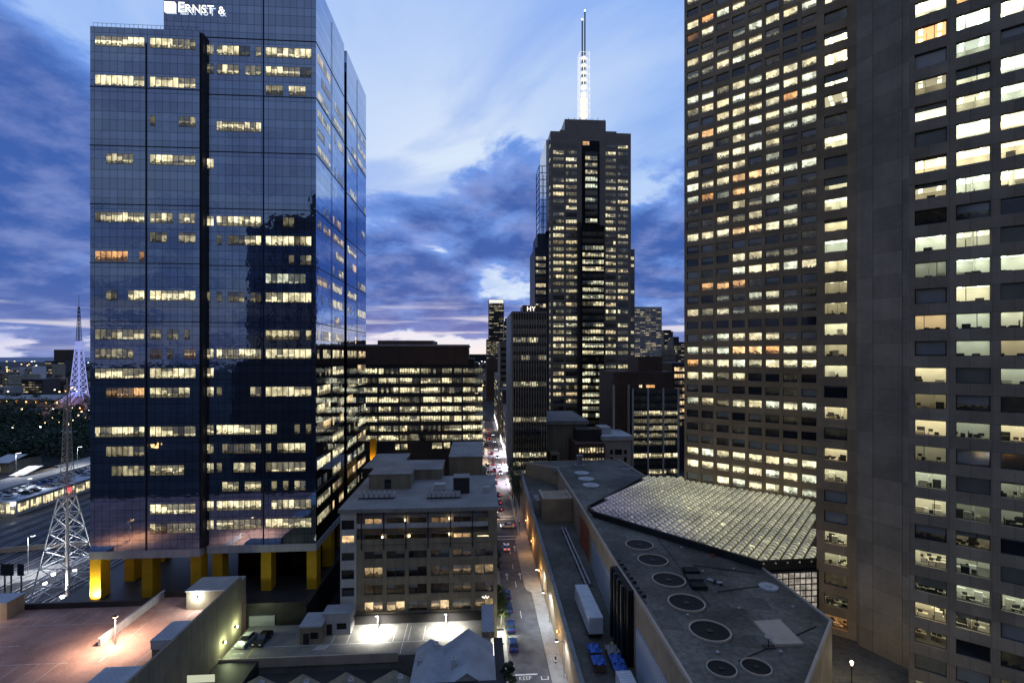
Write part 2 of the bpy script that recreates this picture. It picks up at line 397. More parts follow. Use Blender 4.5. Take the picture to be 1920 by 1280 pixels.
M['louvre'] = mat('black_louvre', (0.012, 0.010, 0.009), 0.8)
M['grass'] = mat('grass', (0.05, 0.085, 0.02), 0.95, var=0.3, scale=0.2)
M['lamp_w'] = glow('lamp_white', (0.95, 0.97, 1.0), 9.0)
M['lamp_y'] = glow('lamp_warm', (1.0, 0.72, 0.34), 7.0)
M['lamp_o'] = glow('lamp_orange', (1.0, 0.48, 0.14), 6.0)
M['lamp_g'] = glow('lamp_greenish', (0.86, 1.0, 0.62), 9.0)
M['red'] = glow('tail_lamp_red', (1.0, 0.045, 0.06), 3.2)
M['red_lens'] = mat('red_lens', (0.35, 0.01, 0.01), 0.2)
M['clear_lens'] = mat('clear_lens', (0.6, 0.62, 0.65), 0.1)
M['green'] = glow('signal_green', (0.1, 1.0, 0.55), 3.0)
M['sign_w'] = glow('sign_white', (1.0, 0.95, 0.85), 1.9)
M['shop'] = glow('shop_light', (1.0, 0.92, 1.0), 2.4)
M['shop_y'] = glow('shop_light_warm', (1.0, 0.72, 0.38), 1.2)
M['shop_dim'] = glow('lit_interior', (0.95, 1.0, 0.72), 0.6)
M['mast_w'] = glow('mast_white_glow', (1.0, 0.97, 0.9), 1.05)  # floodlight on the rooftop mast, put into its steel as glow
M['mast_b'] = glow('spire_floodlight_glow', (0.38, 0.44, 1.0), 0.8)  # blue floodlight on the spire lattice, put in as its own glow
M['mast_d'] = mat('mast_dark', (0.05, 0.06, 0.10), 0.5)
def ceiling_mat():
    m = bpy.data.materials.new('glowing_ceiling'); m.use_nodes = True; w = NT(m.node_tree); w.n.clear()
    out = w.node('ShaderNodeOutputMaterial'); b = w.node('ShaderNodeBsdfPrincipled'); w.l.new(b.outputs[0], out.inputs[0])
    at = w.node('ShaderNodeAttribute', attribute_name='wa'); sc = w.node('ShaderNodeSeparateColor'); w.l.new(at.outputs['Color'], sc.inputs[0])
    lit, hue, kind = sc.outputs
    u, v, _ = w.sep(w.node('ShaderNodeTexCoord').outputs['UV'])
    fu = w.m('FRACT', w.m('MULTIPLY', u, 2.0)); fv = w.m('FRACT', w.m('MULTIPLY', v, 2.0))
    band = w.m('MULTIPLY', w.m('LESS_THAN', w.m('ABSOLUTE', w.m('SUBTRACT', fu, 0.5)), 0.11), w.m('LESS_THAN', w.m('ABSOLUTE', w.m('SUBTRACT', fv, 0.5)), 0.36))
    col = w.mix(w.step(hue, 0.0, 0.5), (0.88, 1.0, 0.82, 1), (1.0, 0.88, 0.56, 1)); col = w.mix(w.step(hue, 0.5, 1.0), col, (1.0, 0.50, 0.20, 1))
    w.put(b.inputs['Emission Color'], col); w.put(b.inputs['Emission Strength'], w.m('MULTIPLY', lit, w.m('MULTIPLY_ADD', band, 6.0, 1.15)))  # the whole ceiling glows to light the room, brightest at the lamp bands
    w.put(b.inputs['Base Color'], (0.6, 0.6, 0.58, 1)); b.inputs['Roughness'].default_value = 0.9
    m.cycles.emission_sampling = 'NONE'
    return m
M['ceiling'] = ceiling_mat()
M['room_wall'] = mat('room_wall', (0.72, 0.70, 0.64), 0.9, var=0.05)
M['room_floor'] = mat('room_carpet', (0.16, 0.15, 0.15), 0.95)
M['desk'] = mat('desk', (0.55, 0.50, 0.42), 0.6)
M['dark_furniture'] = mat('dark_furniture', (0.04, 0.04, 0.045), 0.7)
M['blind'] = mat('roller_blind', (0.50, 0.50, 0.46), 0.9)
M['red_wall'] = mat('red_wall', (0.55, 0.04, 0.04), 0.8)
def pane_mat():
    m = bpy.data.materials.new('clear_pane'); m.use_nodes = True; w = NT(m.node_tree); w.n.clear()
    out = w.node('ShaderNodeOutputMaterial'); t = w.node('ShaderNodeBsdfTransparent'); g_ = w.node('ShaderNodeBsdfGlossy'); g_.inputs['Roughness'].default_value = 0.05
    t.inputs[0].default_value = (.93, .95, .93, 1)
    mx_ = w.node('ShaderNodeMixShader'); fr_ = w.node('ShaderNodeFresnel'); fr_.inputs[0].default_value = 1.5
    w.l.new(fr_.outputs[0], mx_.inputs[0]); w.l.new(t.outputs[0], mx_.inputs[1]); w.l.new(g_.outputs[0], mx_.inputs[2]); w.l.new(mx_.outputs[0], out.inputs[0])
    return m
M['clear_pane'] = pane_mat()
ROOM_M = [M['ceiling'], M['room_wall'], M['room_floor'], M['desk'], M['dark_furniture'], M['blind'], M['red_wall']]
def interior(c, a0, a1, z0, z1, lit, hue, red=False):
    """the lit room behind one window: glowing ceiling with brighter lamp bands, walls, carpet, furniture and blind"""
    b = MB(); x0, x1, f, t, d = a0 - .38, a1 + .38, z0 - .78, z1 + .42, c + R.choice((3.6, 5.0, 6.5))
    e = c + .02
    b.face([(x0, e, t), (x0, d, t), (x1, d, t), (x1, e, t)], [(0, 0), (0, 1), (1, 1), (1, 0)], (lit, hue, 0, 0), 0)
    b.face([(x0, e, f), (x1, e, f), (x1, d, f), (x0, d, f)], mi=2)
    b.face([(x0, d, f), (x1, d, f), (x1, d, t), (x0, d, t)], mi=6 if red else 1)
    b.face([(x0, e, f), (x0, d, f), (x0, d, t), (x0, e, t)], mi=1); b.face([(x1, d, f), (x1, e, f), (x1, e, t), (x1, d, t)], mi=1)
    b.face([(x0, e, f), (x0, e, t), (a0, e, t), (a0, e, f)], mi=1); b.face([(a1, e, f), (a1, e, t), (x1, e, t), (x1, e, f)], mi=1)
    b.face([(a0, e, f), (a0, e, z0), (a1, e, z0), (a1, e, f)], mi=1); b.face([(a0, e, z1), (a0, e, t), (a1, e, t), (a1, e, z1)], mi=1)
    b.wa = [(lit, hue, 0, 0)] * len(b.v)
    for _ in range(R.randint(4, 9)):
        p = R.uniform(x0 + .1, x1 - 1.3); q = R.uniform(e + .35, d - 1.2); k = R.random()
        if k < .45: b.box(p, p + 1.2, q, q + .6, f + .70, f + .76, 3); b.box(p + .1, p + .6, q + .2, q + .28, f + .77, f + 1.15, 4); b.box(p + .05, p + .12, q, q + .6, f, f + .699, 4)
        elif k < .7: b.box(p, p + .9, q, q + .4, f, f + R.uniform(1.0, 1.9), R.choice((1, 3, 4)))
        elif k < .88: b.box(p, p + .5, q, q + .5, f + .4, f + .5, 4); b.box(p, p + .5, q + .42, q + .5, f + .501, f + 1.05, 4)
        else: b.box(p, p + .05, q, q + 1.1, f, f + R.uniform(1.2, 2.2), R.choice((1, 4)))
    if R.random() < .3: q = e + R.uniform(1.5, 2.5); p = x0 + (x1 - x0) * R.uniform(.3, .7); b.box(p, p + .1, q, d - .01, f + .01, t - .01, 1)
    if R.random() < .28: h = R.choice((.15, .25, .35, .6)) if R.random() < .8 else 1.0; b.box(a0 + .05, a1 - .05, e + .06, e + .09, z1 - (z1 - z0) * h, z1 + .2, 5)
    b.wa += [(lit, hue, 0, 0)] * (len(b.v) - len(b.wa)); b.uv += [(0, 0)] * max(0, sum(len(q) for q in b.f) - len(b.uv))
    return b
M['win'] = window_mat('office_window', 1.4)
M['win_far'] = window_mat('far_window', 0.9)
M['ey'] = curtain_glass('blue_curtain_glass', (0.36, 0.45, 0.62), 1.42, 3.85, 0.0)
M['blackglass'] = curtain_glass('black_curtain_glass', (0.05, 0.05, 0.055), 1.4, 3.7, 0.0, line=0.3)
M['navy'] = mat('navy_cladding', (0.035, 0.05, 0.09), 0.6, seams=(1.5, 3.9, 0.12, 0.4))
M['lightglass'] = curtain_glass('grey_curtain_glass', (0.3, 0.31, 0.34), 1.5, 3.9, 0.0)

# ------------------------------------------------------------------ windows
def pane(mb, face, c, a0, a1, z0, z1, lit=0.0, hue=0.4, blind=0.0, seed=None):
    if face == 'f': P = [(a0, c, z0), (a1, c, z0), (a1, c, z1), (a0, c, z1)]
    elif face == 'r': P = [(c, a0, z0), (c, a1, z0), (c, a1, z1), (c, a0, z1)]
    else: P = [(c, a1, z0), (c, a0, z0), (c, a0, z1), (c, a1, z1)]
    mb.face(P, [(0, 0), (1, 0), (1, 1), (0, 1)], (lit, hue, blind, R.random() if seed is None else seed))
def strip(mb, face, c, a0, a1, z0, z1, n, lit, hue=0.4, part=0.8, gap=0.06, skip=False):
    """a ribbon of n panes; 'part' of them are lit"""
    if lit < 0.1: lit *= 0.12
    w = (a1 - a0) / n; bl = 0.0; on = R.random() < part; sd = R.random()
    for i in range(n):
        if R.random() < 0.35: on = R.random() < part
        if R.random() < 0.5: bl = R.choice((0, 0, 0, 0.3, 0.45, 0.6, 0.75))
        l = lit * R.uniform(0.75, 1.1) if on else lit * R.choice((0.03, 0.08, 0.3))
        if skip and l < 0.07: continue
        pane(mb, face, c, a0 + i * w + gap / 2, a0 + (i + 1) * w - gap / 2, z0, z1, l, hue + R.uniform(-0.06, 0.06), bl if lit > 0.1 else 0.0, sd)
def split_runs(mb, gap=0.4):
    """the separate windows of a ribbon whose dark panes were left out"""
    out = []; last = None
    for i, f in enumerate(mb.f):
        P = [mb.v[k] for k in f]; c = (sum(p[0] for p in P) / 4, sum(p[1] for p in P) / 4)
        if last is None or math.hypot(c[0] - last[0], c[1] - last[1]) > last[2] + gap: out.append(MB())
        wd = math.hypot(max(p[0] for p in P) - min(p[0] for p in P), max(p[1] for p in P) - min(p[1] for p in P)); last = (c[0], c[1], wd)
        out[-1].face(P, [mb.uv[k] for k in f], mb.wa[f[0]])
    return out
class Wins:
    """collects the windows of one building: the hundred largest in view as parts, the rest as one part"""
    def __init__(s, root, m=None, name='window', most=100): s.r = root; s.m = m or M['win']; s.n = name; s.L = []; s.most = most
    def add(s, mb, frame=None):
        n = len(mb.v)
        if not n: return
        c = [sum(p[i] for p in mb.v) / n for i in range(3)]
        sz = max((max(p[i] for p in mb.v) - min(p[i] for p in mb.v)) for i in (0, 1)) * (max(p[2] for p in mb.v) - min(p[2] for p in mb.v))
        pr = project(*to_w(FRM[s.r.name], c[0], c[1]), c[2])
        a = 0.0
        if pr and -60 < pr[0] < 1980 and -40 < pr[1] < 1320: a = sz / pr[2] ** 2
        elif pr: a = sz / pr[2] ** 2 * 1e-3
        if getattr(mb, 'room', None): a += 1.0
        s.L.append((a, len(s.L), mb, frame))
    def done(s, fmat=None):
        s.L.sort(key=lambda t: (-t[0], t[1]))
        rest = MB()
        for k, (a, i, mb, fr) in enumerate(s.L):
            if k < s.most:
                rm = getattr(mb, 'room', None)
                o = mb.build(s.n, M['clear_pane'] if rm else s.m, s.r, attr=True)
                if fr: fr.build('frame', fmat, s.r, parent=o)
                if rm: rm.build('interior', ROOM_M, s.r, parent=o, attr=True)
            else: rest.ext(mb)
        if rest.f: tag(rest.build(s.n, s.m, s.r, attr=True), kind='stuff')
def grid_wall(mb, c, cols, rows, A0, A1, Z0, Z1, depth, mi=0):
    """wall face at q=c with real openings: flat bands and piers plus the reveals of each opening"""
    def q(a0, a1, z0, z1):
        if a1 - a0 > 1e-4 and z1 - z0 > 1e-4: mb.face([(a0, c, z0), (a1, c, z0), (a1, c, z1), (a0, c, z1)], mi=mi)
    z = Z0
    for (z0, z1) in sorted(rows):
        q(A0, A1, z, z0); a = A0
        for (a0, a1) in cols:
            q(a, a0, z0, z1); a = a1
            d = c + depth
            mb.face([(a0, c, z0), (a1, c, z0), (a1, d, z0), (a0, d, z0)], mi=mi)
            mb.face([(a0, d, z1), (a1, d, z1), (a1, c, z1), (a0, c, z1)], mi=mi)
            mb.face([(a0, c, z1), (a0, c, z0), (a0, d, z0), (a0, d, z1)], mi=mi)
            mb.face([(a1, c, z0), (a1, c, z1), (a1, d, z1), (a1, d, z0)], mi=mi)
        q(a, A1, z0, z1); z = z1
    q(A0, A1, z, Z1)
    d = c + depth
    mb.face([(A0, d, Z0), (A0, c, Z0), (A0, c, Z1), (A0, d, Z1)], mi=mi)
    mb.face([(A1, c, Z0), (A1, d, Z0), (A1, d, Z1), (A1, c, Z1)], mi=mi)
    mb.face([(A0, c, Z1), (A1, c, Z1), (A1, d, Z1), (A0, d, Z1)], mi=mi)
def frame_bars(a0, a1, c, z0, z1, t=0.08, mull=None):
    f = MB(); d = c - 0.05
    f.box(a0, a0 + t, d, c - 0.005, z0, z1); f.box(a1 - t, a1, d, c - 0.005, z0, z1)
    f.box(a0 + t, a1 - t, d, c - 0.005, z0, z0 + t); f.box(a0 + t, a1 - t, d, c - 0.005, z1 - t, z1)
    if mull: f.box(mull - t / 2, mull + t / 2, d, c - 0.005, z0 + t, z1 - t)
    return f
def text_mesh(body, size, depth):
    cu = bpy.data.curves.new('lettering', 'FONT'); cu.body = body; cu.size = size; cu.extrude = depth; cu.space_character = 1.05
    o = bpy.data.objects.new('lettering', cu); COL.objects.link(o)
    dg = bpy.context.evaluated_depsgraph_get()
    me = bpy.data.meshes.new_from_object(o.evaluated_get(dg))
    bpy.data.objects.remove(o); bpy.data.curves.remove(cu)
    return me
def point(name, parent, loc, watt, col, size=0.15, spot=None, aim=None):
    d = bpy.data.lights.new(name, 'SPOT' if spot else 'POINT'); d.energy = watt; d.color = col; d.shadow_soft_size = size
    if spot: d.spot_size = rad(spot); d.spot_blend = 0.7
    o = bpy.data.objects.new(name, d); COL.objects.link(o); o.location = loc
    if aim: o.rotation_euler = Vector(aim).to_track_quat('-Z', 'Y').to_euler()
    if parent: o.parent = parent
    return o
# ================================================================== ground, roads, water
def flat(name, pts, z, m, fr='S', kind='structure', th=0.0):
    b = MB()
    if th: b.prism(pts, z - th, z)
    else: b.face([(p[0], p[1], z) for p in pts])
    return solo(name, b, m, None, None, fr, 0, 0, kind=kind)
g = MB(); E = 30000
g.face([(-E, -3000, 0), (E, -3000, 0), (E, E, 0), (-E, E, 0)])
solo('ground', g, M['land'], None, None, 'W', 0, 0, kind='structure')
flat('sea', [(-E, 3600), (-300, 5200), (-300, E), (-E, E)], 0.6, M['sea'], 'W')
flat('road', [(5.6, 40), (12.6, 40), (12.6, 420), (5.6, 420)], 0.006, M['asphalt'])
flat('cross_road', [(-31, 153.5), (5.6, 153.5), (5.6, 166), (-31, 166)], 0.006, M['asphalt'])
flat('pavement', [(2.6, 40), (5.6, 40), (5.6, 153.5), (2.6, 153.5)], 0.14, M['paving'], th=0.14)
flat('pavement', [(2.6, 166), (5.6, 166), (5.6, 420), (2.6, 420)], 0.14, M['paving'], th=0.14)
flat('pavement', [(12.6, 40), (15.25, 40), (15.25, 420), (12.6, 420), (12.6, 151), (11.2, 149), (11.2, 118), (11.6, 116), (12.6, 115)], 0.14, M['paving'], th=0.14)
flat('kerb', [(12.44, 40), (12.597, 40), (12.597, 114.9), (12.44, 114.9)], 0.15, M['roof_felt'], th=0.15)
flat('kerb', [(5.603, 40), (5.75, 40), (5.75, 153), (5.603, 153)], 0.15, M['roof_felt'], th=0.15)
def mark(pts, z=0.012, m='marking'): return flat('road_marking', pts, z, M[m])
mark([(6.2, 85.3), (10.4, 85.3), (10.4, 85.65), (6.2, 85.65)])
for (p, q) in ((9.2, 118), (9.2, 128), (9.2, 138), (9.2, 104)): mark([(p, q), (p + 0.14, q), (p + 0.14, q + 3), (p, q + 3)])
for q in (149.0, 151.5, 167.5, 170): mark([(5.9, q), (12.4, q), (12.4, q + 0.35), (5.9, q + 0.35)])
for q in (122, 140):   # turn arrows
    mark([(10.6, q), (10.8, q), (10.8, q + 2.6), (10.6, q + 2.6)]); mark([(10.2, q + 2.6), (11.2, q + 2.6), (10.7, q + 3.9)], 0.013)
    mark([(7.3, q), (7.5, q), (7.5, q + 2.6), (7.3, q + 2.6)]); mark([(6.9, q + 2.6), (7.9, q + 2.6), (7.4, q + 3.9)], 0.013)
def road_word(t, p, q, wd, hg):
    me = text_mesh(t, 1.0, 0.0)
    xs = [v.co.x for v in me.vertices]; ys = [v.co.y for v in me.vertices]
    for v in me.vertices:
        v.co.x = (v.co.x - min(xs)) / (max(xs) - min(xs)) * wd; v.co.y = (v.co.y - min(ys)) / (max(ys) - min(ys)) * hg
    me.materials.clear(); me.materials.append(M['marking'])
    o = bpy.data.objects.new('road_marking', me); COL.objects.link(o); place(o, 'S', p, q, 0.014); o['kind'] = 'structure'
road_word('KEEP', 7.15, 84.05, 2.1, 0.95)
road_word('CLEAR', 7.0, 82.2, 2.6, 0.95)
mark([(10.9, 83.9), (12.2, 83.9), (12.2, 84.05), (10.9, 84.05)]); mark([(10.9, 84.05), (11.05, 84.05), (11.05, 84.8), (10.9, 84.8)]); mark([(12.05, 84.05), (12.2, 84.05), (12.2, 84.8), (12.05, 84.8)])

# ================================================================== the blue glass tower with the sign
ZB = 16.6; FH = 3.85; Z0 = 19.7; TM = 104.6; TW = 103.1; SR = -33.1
sWl, sWr, sMl = pu('S', 169, TW), pu('S', 374, TW), pu('S', 307, TM)
ey = thing('glass_tower', 'tall blue mirror-glass office tower on yellow columns with a lit sign at its top', 'office tower', 'S', -54.0, TM, 7.0)
b = MB(); b.box(sMl, SR, TM, 126.2, ZB, 132.6); b.box(sMl, SR - 2.6, 126.2, 128.7, ZB, 131); b.box(sMl, SR, 128.7, 150.5, ZB, 132.6)
b.build('wall', M['ey'], ey)
b = MB(); b.box(sWl, sWr, TW, 130, ZB, 119.9); b.build('wall', M['ey'], ey)
b = MB(); b.box(sWr + 0.004, sWr + 0.5, TW + 0.3, TM - 0.004, ZB, 119.7); b.build('recess_panel', M['dark'], ey)
b = MB(); b.box(SR - 2.6, SR - 2.3, 126.204, 128.696, ZB, 131); b.build('recess_panel', M['dark'], ey)
for k in (2, 5, 8, 11, 14, 17, 20, 23, 26):    # thin ledges every third floor
    b = MB(); z = Z0 + k * FH - 0.25
    if z < 118: b.box(sWl - 0.06, sWr + 0.06, TW - 0.08, TW - 0.003, z, z + 0.16)
    b.box(sWr + 0.6, SR + 0.06, TM - 0.08, TM - 0.003, z, z + 0.16)
    b.box(SR + 0.003, SR + 0.08, TM, 126.1, z, z + 0.16); b.box(SR + 0.003, SR + 0.08, 128.8, 150.5, z, z + 0.16)
    b.build('ledge', M['darkmetal'], ey)
b = MB()
for u in (274,): s_ = pu('S', u, TW); b.box(s_ - 0.1, s_ + 0.1, TW - 0.12, TW - 0.085, ZB, 117)
for u in (494,): s_ = pu('S', u, TM); b.box(s_ - 0.1, s_ + 0.1, TM - 0.12, TM - 0.085, ZB, 131)
for q in (115.5, 139.5): b.box(SR + 0.085, SR + 0.12, q - 0.1, q + 0.1, ZB, 131)
b.build('seam', M['darkmetal'], ey)
b = MB(); b.box(sWl - 0.1, sWr + 0.1, TW - 0.15, 130.1, ZB - 1.5, ZB - 0.004); b.build('fascia', M['pale'], ey)
b = MB(); b.box(sWr + 0.7, SR + 0.1, TM - 0.15, 150.6, ZB - 1.5, ZB - 0.006); b.build('fascia', M['pale'], ey)
b = MB()
for k in range(24): b.bar((sWl + 0.2 + k * 0.85, TW + 0.5, 119.9), (sWl + 0.2 + k * 0.85, TW + 0.5, 120.9), 0.03)
b.bar((sWl + 0.2, TW + 0.5, 120.9), (sWr - 0.3, TW + 0.5, 120.9), 0.03); b.build('roof_railing', M['darkmetal'], ey)
for (u, q) in ((183, TW + 1), (279.5, TW + 1), (370, TW + 1), (410, TM + 1), (501, TM + 1), (589, TM + 1), (246, 112), (304, 122)):
    p = pu('S', u, q); p = min(p, SR - 1.0)
    b = MB(); b.box(p - 1.0, p + 1.0, q - 0.6, q + 2.0, 7, ZB - 1.504); b.build('column', M['yellow'], ey)
point('column_uplight', ey, (pu('S', 183, TW + 1) + 54.0, TW - 1.0 - TM, 0.4), 5200, (1, .93, .55), .3, 110, (0, 1.6, 1.6))
for q in (116, 128, 140): b = MB(); b.box(SR - 2.2, SR - 0.2, q, q + 2.4, 7, ZB - 1.504); b.build('column', M['yellow'], ey)
bays = {'W1': ('f', TW - 0.02, pu('S', 178, TW), pu('S', 271, TW), 9), 'W2': ('f', TW - 0.02, pu('S', 281, TW), pu('S', 367, TW), 8),
        'N': ('f', TM - 0.02, pu('S', 388, TM), pu('S', 401, TM), 2), 'M1': ('f', TM - 0.02, pu('S', 406, TM), pu('S', 490, TM), 8),
        'M2': ('f', TM - 0.02, pu('S', 498, TM), pu('S', 584, TM), 8)}
rows = [(9, 9, 4, 9, 9), (0, 0, 3, 7, 9), (9, 9, 1, 1, 6), (0, 1, 0, 1, 1), (2, 3, 2, 8, 2), (2, 1, 0, 0, 0), (5, 9, 9, 1, 0), (1, 1, 1, 0, 1), (0, 0, 0, 0, 0),
        (9, 9, 9, 9, 4), (0, 3, 1, 8, 8), (6, 0, 1, 1, 3), (1, 0, 2, 0, 5), (9, 9, 6, 8, 8), (0, 0, 0, 0, 0), (5, 3, 1, 1, 4), (3, 3, 7, 9, 9), (8, 9, 8, 1, 2),
        (7, 6, 8, 3, 6), (0, 0, 0, 0, 0), (9, 9, 9, 9, 6), (3, 1, 4, 5, 7), (4, 7, 8, 6, 8), (0, 0, 0, 6, 5), (1, 9, 9, 9, 9), (0, 8, 9, 9, 9)]
warm = {(11, 'W1'): 0.95, (18, 'W1'): 0.8, (12, 'M2'): 0.2, (16, 'W2'): 0.75, (17, 'M2'): 0.9}
W = Wins(ey)
for r, vals in enumerate(rows):
    z = Z0 + FH * (25 - r)
    for (k, val) in zip(('W1', 'W2', 'N', 'M1', 'M2'), vals):
        if val == 0 or (z > 116.2 and k[0] == 'W'): continue
        f, c, a0, a1, n = bays[k]; mb = MB()
        strip(mb, f, c, a0, a1, z + 0.1, z + 2.2, n, val / 9.0 if val > 2 else val / 22.0, warm.get((r, k), 0.42), 0.85 if val == 9 else 0.3 + val * 0.055, skip=True)
        for x in split_runs(mb): W.add(x)
    for (q0, q1) in ((105.4, 114.6), (116.4, 125.6), (129.5, 138.6), (140.4, 149.8)):
        pr = 0.85 if r in (0, 2, 5, 9, 13) else (0.45 if r < 15 else 0.92)
        if R.random() < pr:
            mb = MB(); lv = (0.35 if r < 9 else 0.5) if r < 15 else R.choice((0.5, 0.8, 0.9))
            strip(mb, 'r', SR + 0.02, q0, q1, z + 0.1, z + 2.2, 7, lv, R.choice((0.3, 0.42, 0.42, 0.7)), 0.6 if r < 15 else 0.72, skip=True)
            for x in split_runs(mb): W.add(x)
W.done()
# the lit sign: a barred square and the words in small capitals
b = MB(); q = TM - 0.35; x0 = pu('S', 308, q); zt = zv(2.0, 99.5); zb = zv(21, 99.5); sh = (zt - zb)
for k in range(4): b.box(x0 + k * 0.52, x0 + k * 0.52 + 0.42, q, q + 0.3, zb, zt)
b.build('emblem', M['sign_w'], ey)
xx = x0 + 2.75
for t, hgt in (('E', 1.0), ('RNST', 0.8), ('&', 0.72)):
    me = text_mesh(t, 1.0, 0.03)
    xs = [v.co.x for v in me.vertices]; ys = [v.co.y for v in me.vertices]; k = sh * hgt / (max(ys) - min(ys)); x_ = min(xs); y_ = min(ys)
    for v in me.vertices: v.co = ((v.co.x - x_) * k * 0.98, -v.co.z, (v.co.y - y_) * k)
    me.materials.clear(); me.materials.append(M['sign_w'])
    o = bpy.data.objects.new('lettering', me); COL.objects.link(o); o.parent = ey
    o.location = (xx + 54.0, q - TM, zb - 7.0); xx += (max(xs) - x_) * k + (0.12 if t == 'E' else 0.75)
# plaza under the tower
pz = thing('plaza_podium', 'dark podium block under the yellow columns of the glass tower', 'podium', 'S', -54, 100, 0)
b = MB(); b.prism([(-82, 97.9), (SR + 0.3, 97.9), (SR + 0.3, 150), (-82, 150)], 0, 6.98); b.build('wall', M['dark'], pz)
b = MB(); b.box(-43.3, SR - 5.5, 97.6, 97.896, 0.3, 5.6); b.build('panel', M['roof_slate'], pz)
b = MB(); b.box(-52, -37, 112, 140, 6.984, ZB - 1.52); b.build('lobby', M['blackglass'], pz)
b = MB(); b.box(-82, SR + 0.3, 97.9, 98.2, 6.984, 7.9); b.build('parapet', M['darkmetal'], pz)

# ================================================================== the two brown towers
DIG = lambda s: [int(c) / 9.0 for c in s]
def room(mb, c, a0, a1, z0, z1, v, hue):
    """one window of a brown tower"""
    if v >= 0.5: l, bl = v * R.uniform(0.85, 1.15), R.choice((0, 0, 0, 0.0, 0.25))
    elif v >= 0.3: l, bl = v * 0.5, R.choice((0, 0.3, 0.5))
    elif v >= 0.2: l, bl = 0.03, R.choice((0.9, 0.6, 1.0))
    else: l, bl = R.choice((0.0, 0.004, 0.012, 0.025)), R.choice((0, 0, 0.12, 0.5))
    pane(mb, 'f', c, a0, a1, z0, z1, l, hue, bl)
A0, A1, BA = -52.98, -13.0, 145.2
ta = thing('brown_tower', 'brown concrete tower with a grid of small windows rising behind the glazed atrium roof', 'office tower', 'C', A0, BA, 7)
ZA1 = 172.0
ca = [(A0 + 0.75 + k * 4.2, A0 + 0.75 + k * 4.2 + 3.3) for k in range(9)]
ra = {k: (54.1 + 3.65 * k - 2.1, 54.1 + 3.65 * k) for k in range(-9, 32)}
b = MB(); grid_wall(b, BA, ca, list(ra.values()), A0, A1, 7, ZA1, 0.45); b.build('facade', M['brown'], ta)
b = MB(); b.prism([(A0, BA + 0.45), (A1, BA + 0.45), (A1 + 12, BA + 12), (A1 + 12, BA + 34), (A0, BA + 34)], 7, ZA1); b.build('wall', M['brown_panel'], ta)
lit_a = {-9: '229968952', -8: '999999798', -7: '995979997', -6: '221122221', -5: '111111111', -4: '002121112', -3: '573969989', -2: '112011121', -1: '893611113', 0: '778869698',
         1: '877999958', 2: '237989223', 3: '000000000', 4: '637448623', 5: '213155213', 6: '277811122', 7: '200687684', 8: '111663313', 9: '120211112', 10: '899999624', 11: '116361513',
         12: '011546133', 13: '564885212', 14: '989899999', 15: '927524113', 16: '218896123', 17: '151635551', 18: '689989999', 19: '227887999', 20: '479999799', 21: '883888895',
         22: '111011112', 23: '449991111', 24: '584693112', 25: '111375595', 26: '381112891', 27: '888811533', 28: '112251111', 29: '558811385', 30: '113388111', 31: '221118811'}
hue_a = {(13, 1): .95, (14, 3): .8, (14, 4): .8, (13, 3): .85, (6, 1): .85, (6, 2): .85, (6, 3): .85, (26, 0): .95, (27, 1): .9, (1, 3): .8, (1, 4): .8, (1, 5): .95, (10, 3): .75, (10, 4): .7, (0, 0): .9, (18, 1): .85, (19, 6): .9}
W = Wins(ta)
for k, (z0, z1) in ra.items():
    for i, (v, (a0, a1)) in enumerate(zip(DIG(lit_a[k]), ca)):
        mb = MB()
        if k == 3: pane(mb, 'f', BA + 0.4, a0, a1, z0, z1, 0, 0, 0)
        else: room(mb, BA + 0.4, a0, a1, z0, z1, v, hue_a.get((k, i), R.choice((0.2, 0.35, 0.42, 0.5))))
        W.add(mb)
W.done()

BS, BF = 102.8, 89.75
tb = thing('brown_tower', 'brown concrete tower nearest the viewer with a blank angled flank and wide lit windows', 'hotel tower', 'C', -0.8, BF, 6)
ZB1 = 150.0
cs = [(-12.66, -9.26)]
rs = {k: (57.1 + 3.65 * k - 2.05, 57.1 + 3.65 * k) for k in range(-13, 25)}
b = MB(); grid_wall(b, BS, cs, list(rs.values()), -13.8, -7.96, 6, ZB1, 0.5); b.build('facade', M['brown'], tb)
cb = [(-0.2 + k * 4.32, -0.2 + k * 4.32 + 3.4) for k in range(6)]
b = MB(); grid_wall(b, BF, cb, list(rs.values()), -0.8, 26, 6, ZB1, 0.5); b.build('facade', M['brown_panel'], tb)
b = MB()
b.prism([(-13.8, BS + 0.5), (-7.96, BS + 0.5), (-7.96, BS), (-7.4, 101.6), (-5.9, 101.0), (-0.95, 98.75), (-0.8, BF + 0.5), (26, BF + 0.5), (38, 100), (38, 130), (-13.8, 130)], 6, ZB1, skip=(0, 1, 6))
b.face([(-13.8, BS + .5, ZB1 - 26), (-7.96, BS + .5, ZB1 - 26), (-7.96, BS + .5, ZB1), (-13.8, BS + .5, ZB1)])
b.build('wall', M['brown_panel'], tb)
litS = {16: 1, 15: 9, 14: 8, 13: 9, 12: 3, 11: 1, 10: 8, 9: 7, 8: 8, 7: 9, 6: 9, 5: 6, 4: 8, 3: 3, 2: 3, 1: 9, 0: 4, -1: 9, -2: 1, -3: 9, -4: 1, -5: 9, -6: 9, -7: 2, -8: 2, -9: 8, -10: 8, -11: 1, -12: 3, -13: 5}
litB = {13: '985', 12: '889', 11: '251', 10: '388', 9: '968', 8: '399', 7: '999', 6: '499', 5: '111', 4: '968', 3: '388', 2: '295', 1: '667', 0: '254', -1: '975', -2: '321', -3: '949', -4: '321',
        -5: '874', -6: '833', -7: '131', -8: '858', -9: '478', -10: '982', -11: '311', -12: '321', -13: '521'}
hueB = {(12, 0): .93, (13, 1): .93, (7, 0): .62, (1, 0): .7}
W = Wins(tb)
